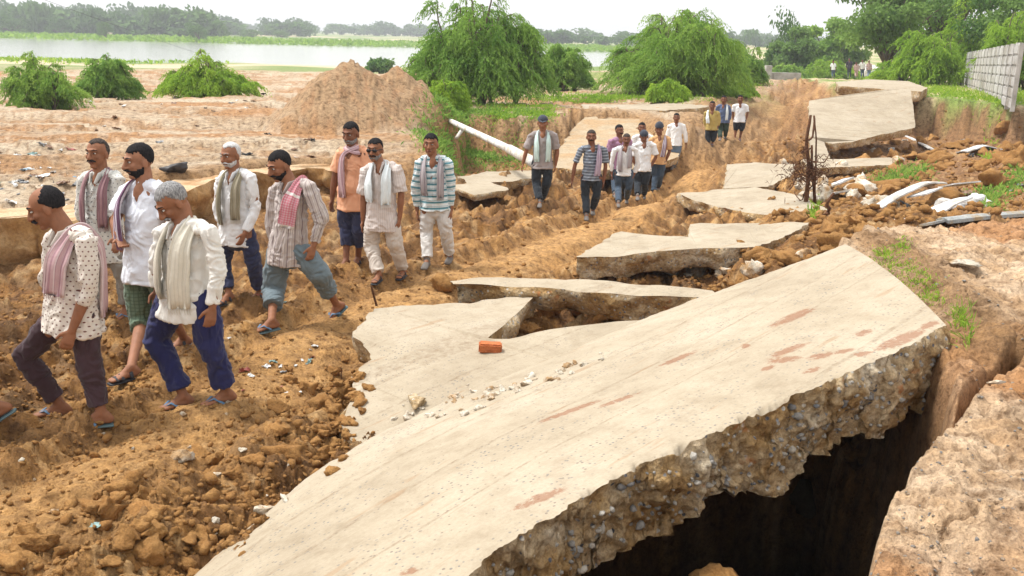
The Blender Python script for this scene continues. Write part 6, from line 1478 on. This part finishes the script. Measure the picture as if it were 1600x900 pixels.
def van():
    Y = 104; b_ = PY(1353, 117, Y); z = hz(b_.x, b_.y); z = min(z, b_.z)
    t = empty('van', (b_.x, b_.y, z), 'small white van parked behind the people on the far road', 'van')
    bm = bmesh.new(); prof = [(-.85, .35), (-.85, 1.25), (-.72, 1.85), (-.6, 1.95), (.6, 1.95), (.72, 1.85), (.85, 1.25), (.85, .35)]
    rings = [[bm.verts.new((x*(1 if k else .95), y, z_ if not (k == 0 and z_ > 1.3) else z_-.35)) for x, z_ in prof] for k, y in enumerate((-1.9, -1.3, 1.9))]
    for a_, b2 in zip(rings, rings[1:]):
        for i in range(8): bm.faces.new((a_[i], a_[(i+1) % 8], b2[(i+1) % 8], b2[i]))
    bm.faces.new(rings[0][::-1]); bm.faces.new(rings[-1]); bmesh.ops.recalc_face_normals(bm, faces=bm.faces); me = bpy.data.meshes.new('van_body'); bm.to_mesh(me); bm.free(); me.materials.append(M['whitepaint'])
    o = bpy.data.objects.new('body', me); COL.objects.link(o); o.parent = t
    mesh_obj('windscreen', *box(0, -1.66, 1.42, 1.35, .35, .45), M['lens'], t)
    for x in (-.7, .7): mesh_obj('headlight', *box(x*.85, -1.93, .8, .22, .06, .16), M['sheet'], t)
    for x in (-.75, .75):
        for y in (-1.2, 1.2):
            V, F = tube([(x-.1, y, .3), (x+.1, y, .3)], .3, .3, 14); mesh_obj('wheel', V, F, M['darkjunk'], t)
van()
# overhead wires at upper left
def wire(label, a, b, sag):
    a, b = A3(PY(*a)), A3(PY(*b)); t = np.linspace(0, 1, 30)[:, None]; p = a*(1-t)+b*t-A3((0, 0, sag))*4*t*(1-t); V, F = tube(p, .018, .018, 5)
    o = mesh_obj('overhead_wire', V, F, M['darkjunk']); tag(o, label, 'wire')
wire('thin overhead wire crossing the sky at the upper left corner', (-300, -140, 60), (330, 90, 150), .3)
# litter on the sandy flat: every scrap an object
LC = [mat('litter_'+n, c, .5) for n, c in (('white', (.66, .66, .64)), ('grey', (.25, .25, .25)), ('red', (.30, .08, .06)), ('blue', (.20, .28, .34)), ('teal', (.22, .33, .31)), ('brown', (.22, .13, .08)), ('pink', (.6, .3, .33)), ('black', (.03, .03, .03)))]
def scrap_mesh(seed):
    rs = np.random.RandomState(seed); n = 6; V = []; 
    for i in range(n):
        for j in range(n): V.append(((i/(n-1)-.5)*2+.25*rs.normal(), (j/(n-1)-.5)*1.3+.2*rs.normal(), .22*rs.normal()+.3))
    V = np.array(V); T = V-np.array([0, 0, .06]); k = [(i*n+j, (i+1)*n+j, (i+1)*n+j+1, i*n+j+1) for i in range(n-1) for j in range(n-1)]
    F = k+[tuple(q+n*n for q in f[::-1]) for f in k]; rim = [j for j in range(n)]+[i*n+n-1 for i in range(1, n)]+[(n-1)*n+j for j in range(n-2, -1, -1)]+[i*n for i in range(n-2, 0, -1)]
    F += [(rim[i], rim[(i+1) % len(rim)], rim[(i+1) % len(rim)]+n*n, rim[i]+n*n) for i in range(len(rim))]
    return np.concatenate([V, T]), F
SCR = [scrap_mesh(k) for k in range(5)]
def litter(label, group, n, region, s0, s1, seed, cols=None):
    rs = np.random.RandomState(seed); pos = hit_many([region(rs) for _ in range(n)], .3); pro = {}
    for i in range(n):
        ci = rs.choice(cols or range(8)); k = (ci, rs.randint(5))
        if k not in pro: V, F = SCR[k[1]]; o = mesh_obj('litter_scrap', V, F, LC[ci], smooth=False); pro[k] = o
        else: o = pro[k].copy(); COL.objects.link(o)
        s = rs.uniform(s0, s1); o.scale = (s, s, s*.8); o.location = tuple(pos[i]); o.rotation_euler = (rs.normal()*.2, rs.normal()*.2, rs.uniform(0, 6.28))
        tag(o, '%s %s' % (['white', 'grey', 'red', 'blue', 'teal', 'brown', 'pink', 'black'][ci], label), 'litter', group+' '+['white', 'grey', 'red', 'blue', 'teal', 'brown', 'pink', 'black'][ci])
litter('scrap of litter strewn over the sandy flat behind the balding man', 'litter on the near sandy flat', 80, box_region((-20, 232, 130, 330), (-20, 240, 100, 300)), .025, .09, 1, [0, 0, 0, 0, 1, 1, 2, 3, 4, 5, 5, 7])
litter('scrap of litter lying far out on the sand between bushes and mound', 'litter on the far sand', 60, box_region((0, 160, 420, 235), (130, 145, 420, 175), (250, 200, 520, 260)), .04, .11, 2, [0, 1, 5, 5, 5, 7, 5])
litter('scrap of litter trodden into the mud near the striped shirted man', 'litter in the mud track', 26, box_region((370, 560, 520, 620), (470, 540, 500, 590), (280, 420, 520, 560)), .012, .035, 3, [0, 0, 0, 1, 2, 4])
litter('scrap of litter caught among the far rubble', 'litter in the far rubble', 40, box_region((1280, 240, 1600, 330), (1350, 200, 1600, 250), (1380, 340, 1600, 400)), .05, .13, 4, [0, 0, 1, 5, 7])
one_rock('bundle', 'dark crumpled bundle on the sand behind the stout man', 'bundle', 278, 268, .22, M['darkjunk'], 51, (1.2, .7, .6))
# crimson scrap of cloth by the grey haired man's feet
V, F = SCR[1]; o = mesh_obj('cloth_scrap', V, F, LC[2]); p = hit(382, 580); o.location = p; o.scale = (.045,)*3; tag(o, 'bright red rag standing out in the mud right of the navy trousers', 'rag')
V, F = SCR[2]; o = mesh_obj('plastic_scrap', V, F, LC[4]); p = hit(148, 822); o.location = p; o.scale = (.035,)*3; tag(o, 'dark green plastic scrap in the lower left mud', 'litter')
# haze: one box of pale air round the scene
hzv, hzf = box(0, 690, 4.5, 3400, 1460, 22)
hm_ = bpy.data.materials.new('haze'); hm_.use_nodes = True; hn = hm_.node_tree; hn.nodes.clear(); ho = N(hn, 'OutputMaterial'); pv = N(hn, 'VolumePrincipled')
pv.inputs['Color'].default_value = (.93, .95, 1, 1); pv.inputs['Density'].default_value = .00065; pv.inputs['Anisotropy'].default_value = .1; hn.links.new(pv.outputs[0], ho.inputs['Volume'])
hzo = mesh_obj('haze', hzv, hzf, hm_); tag(hzo, kind='stuff'); hzo['label'] = 'pale damp haze over the far river bank'
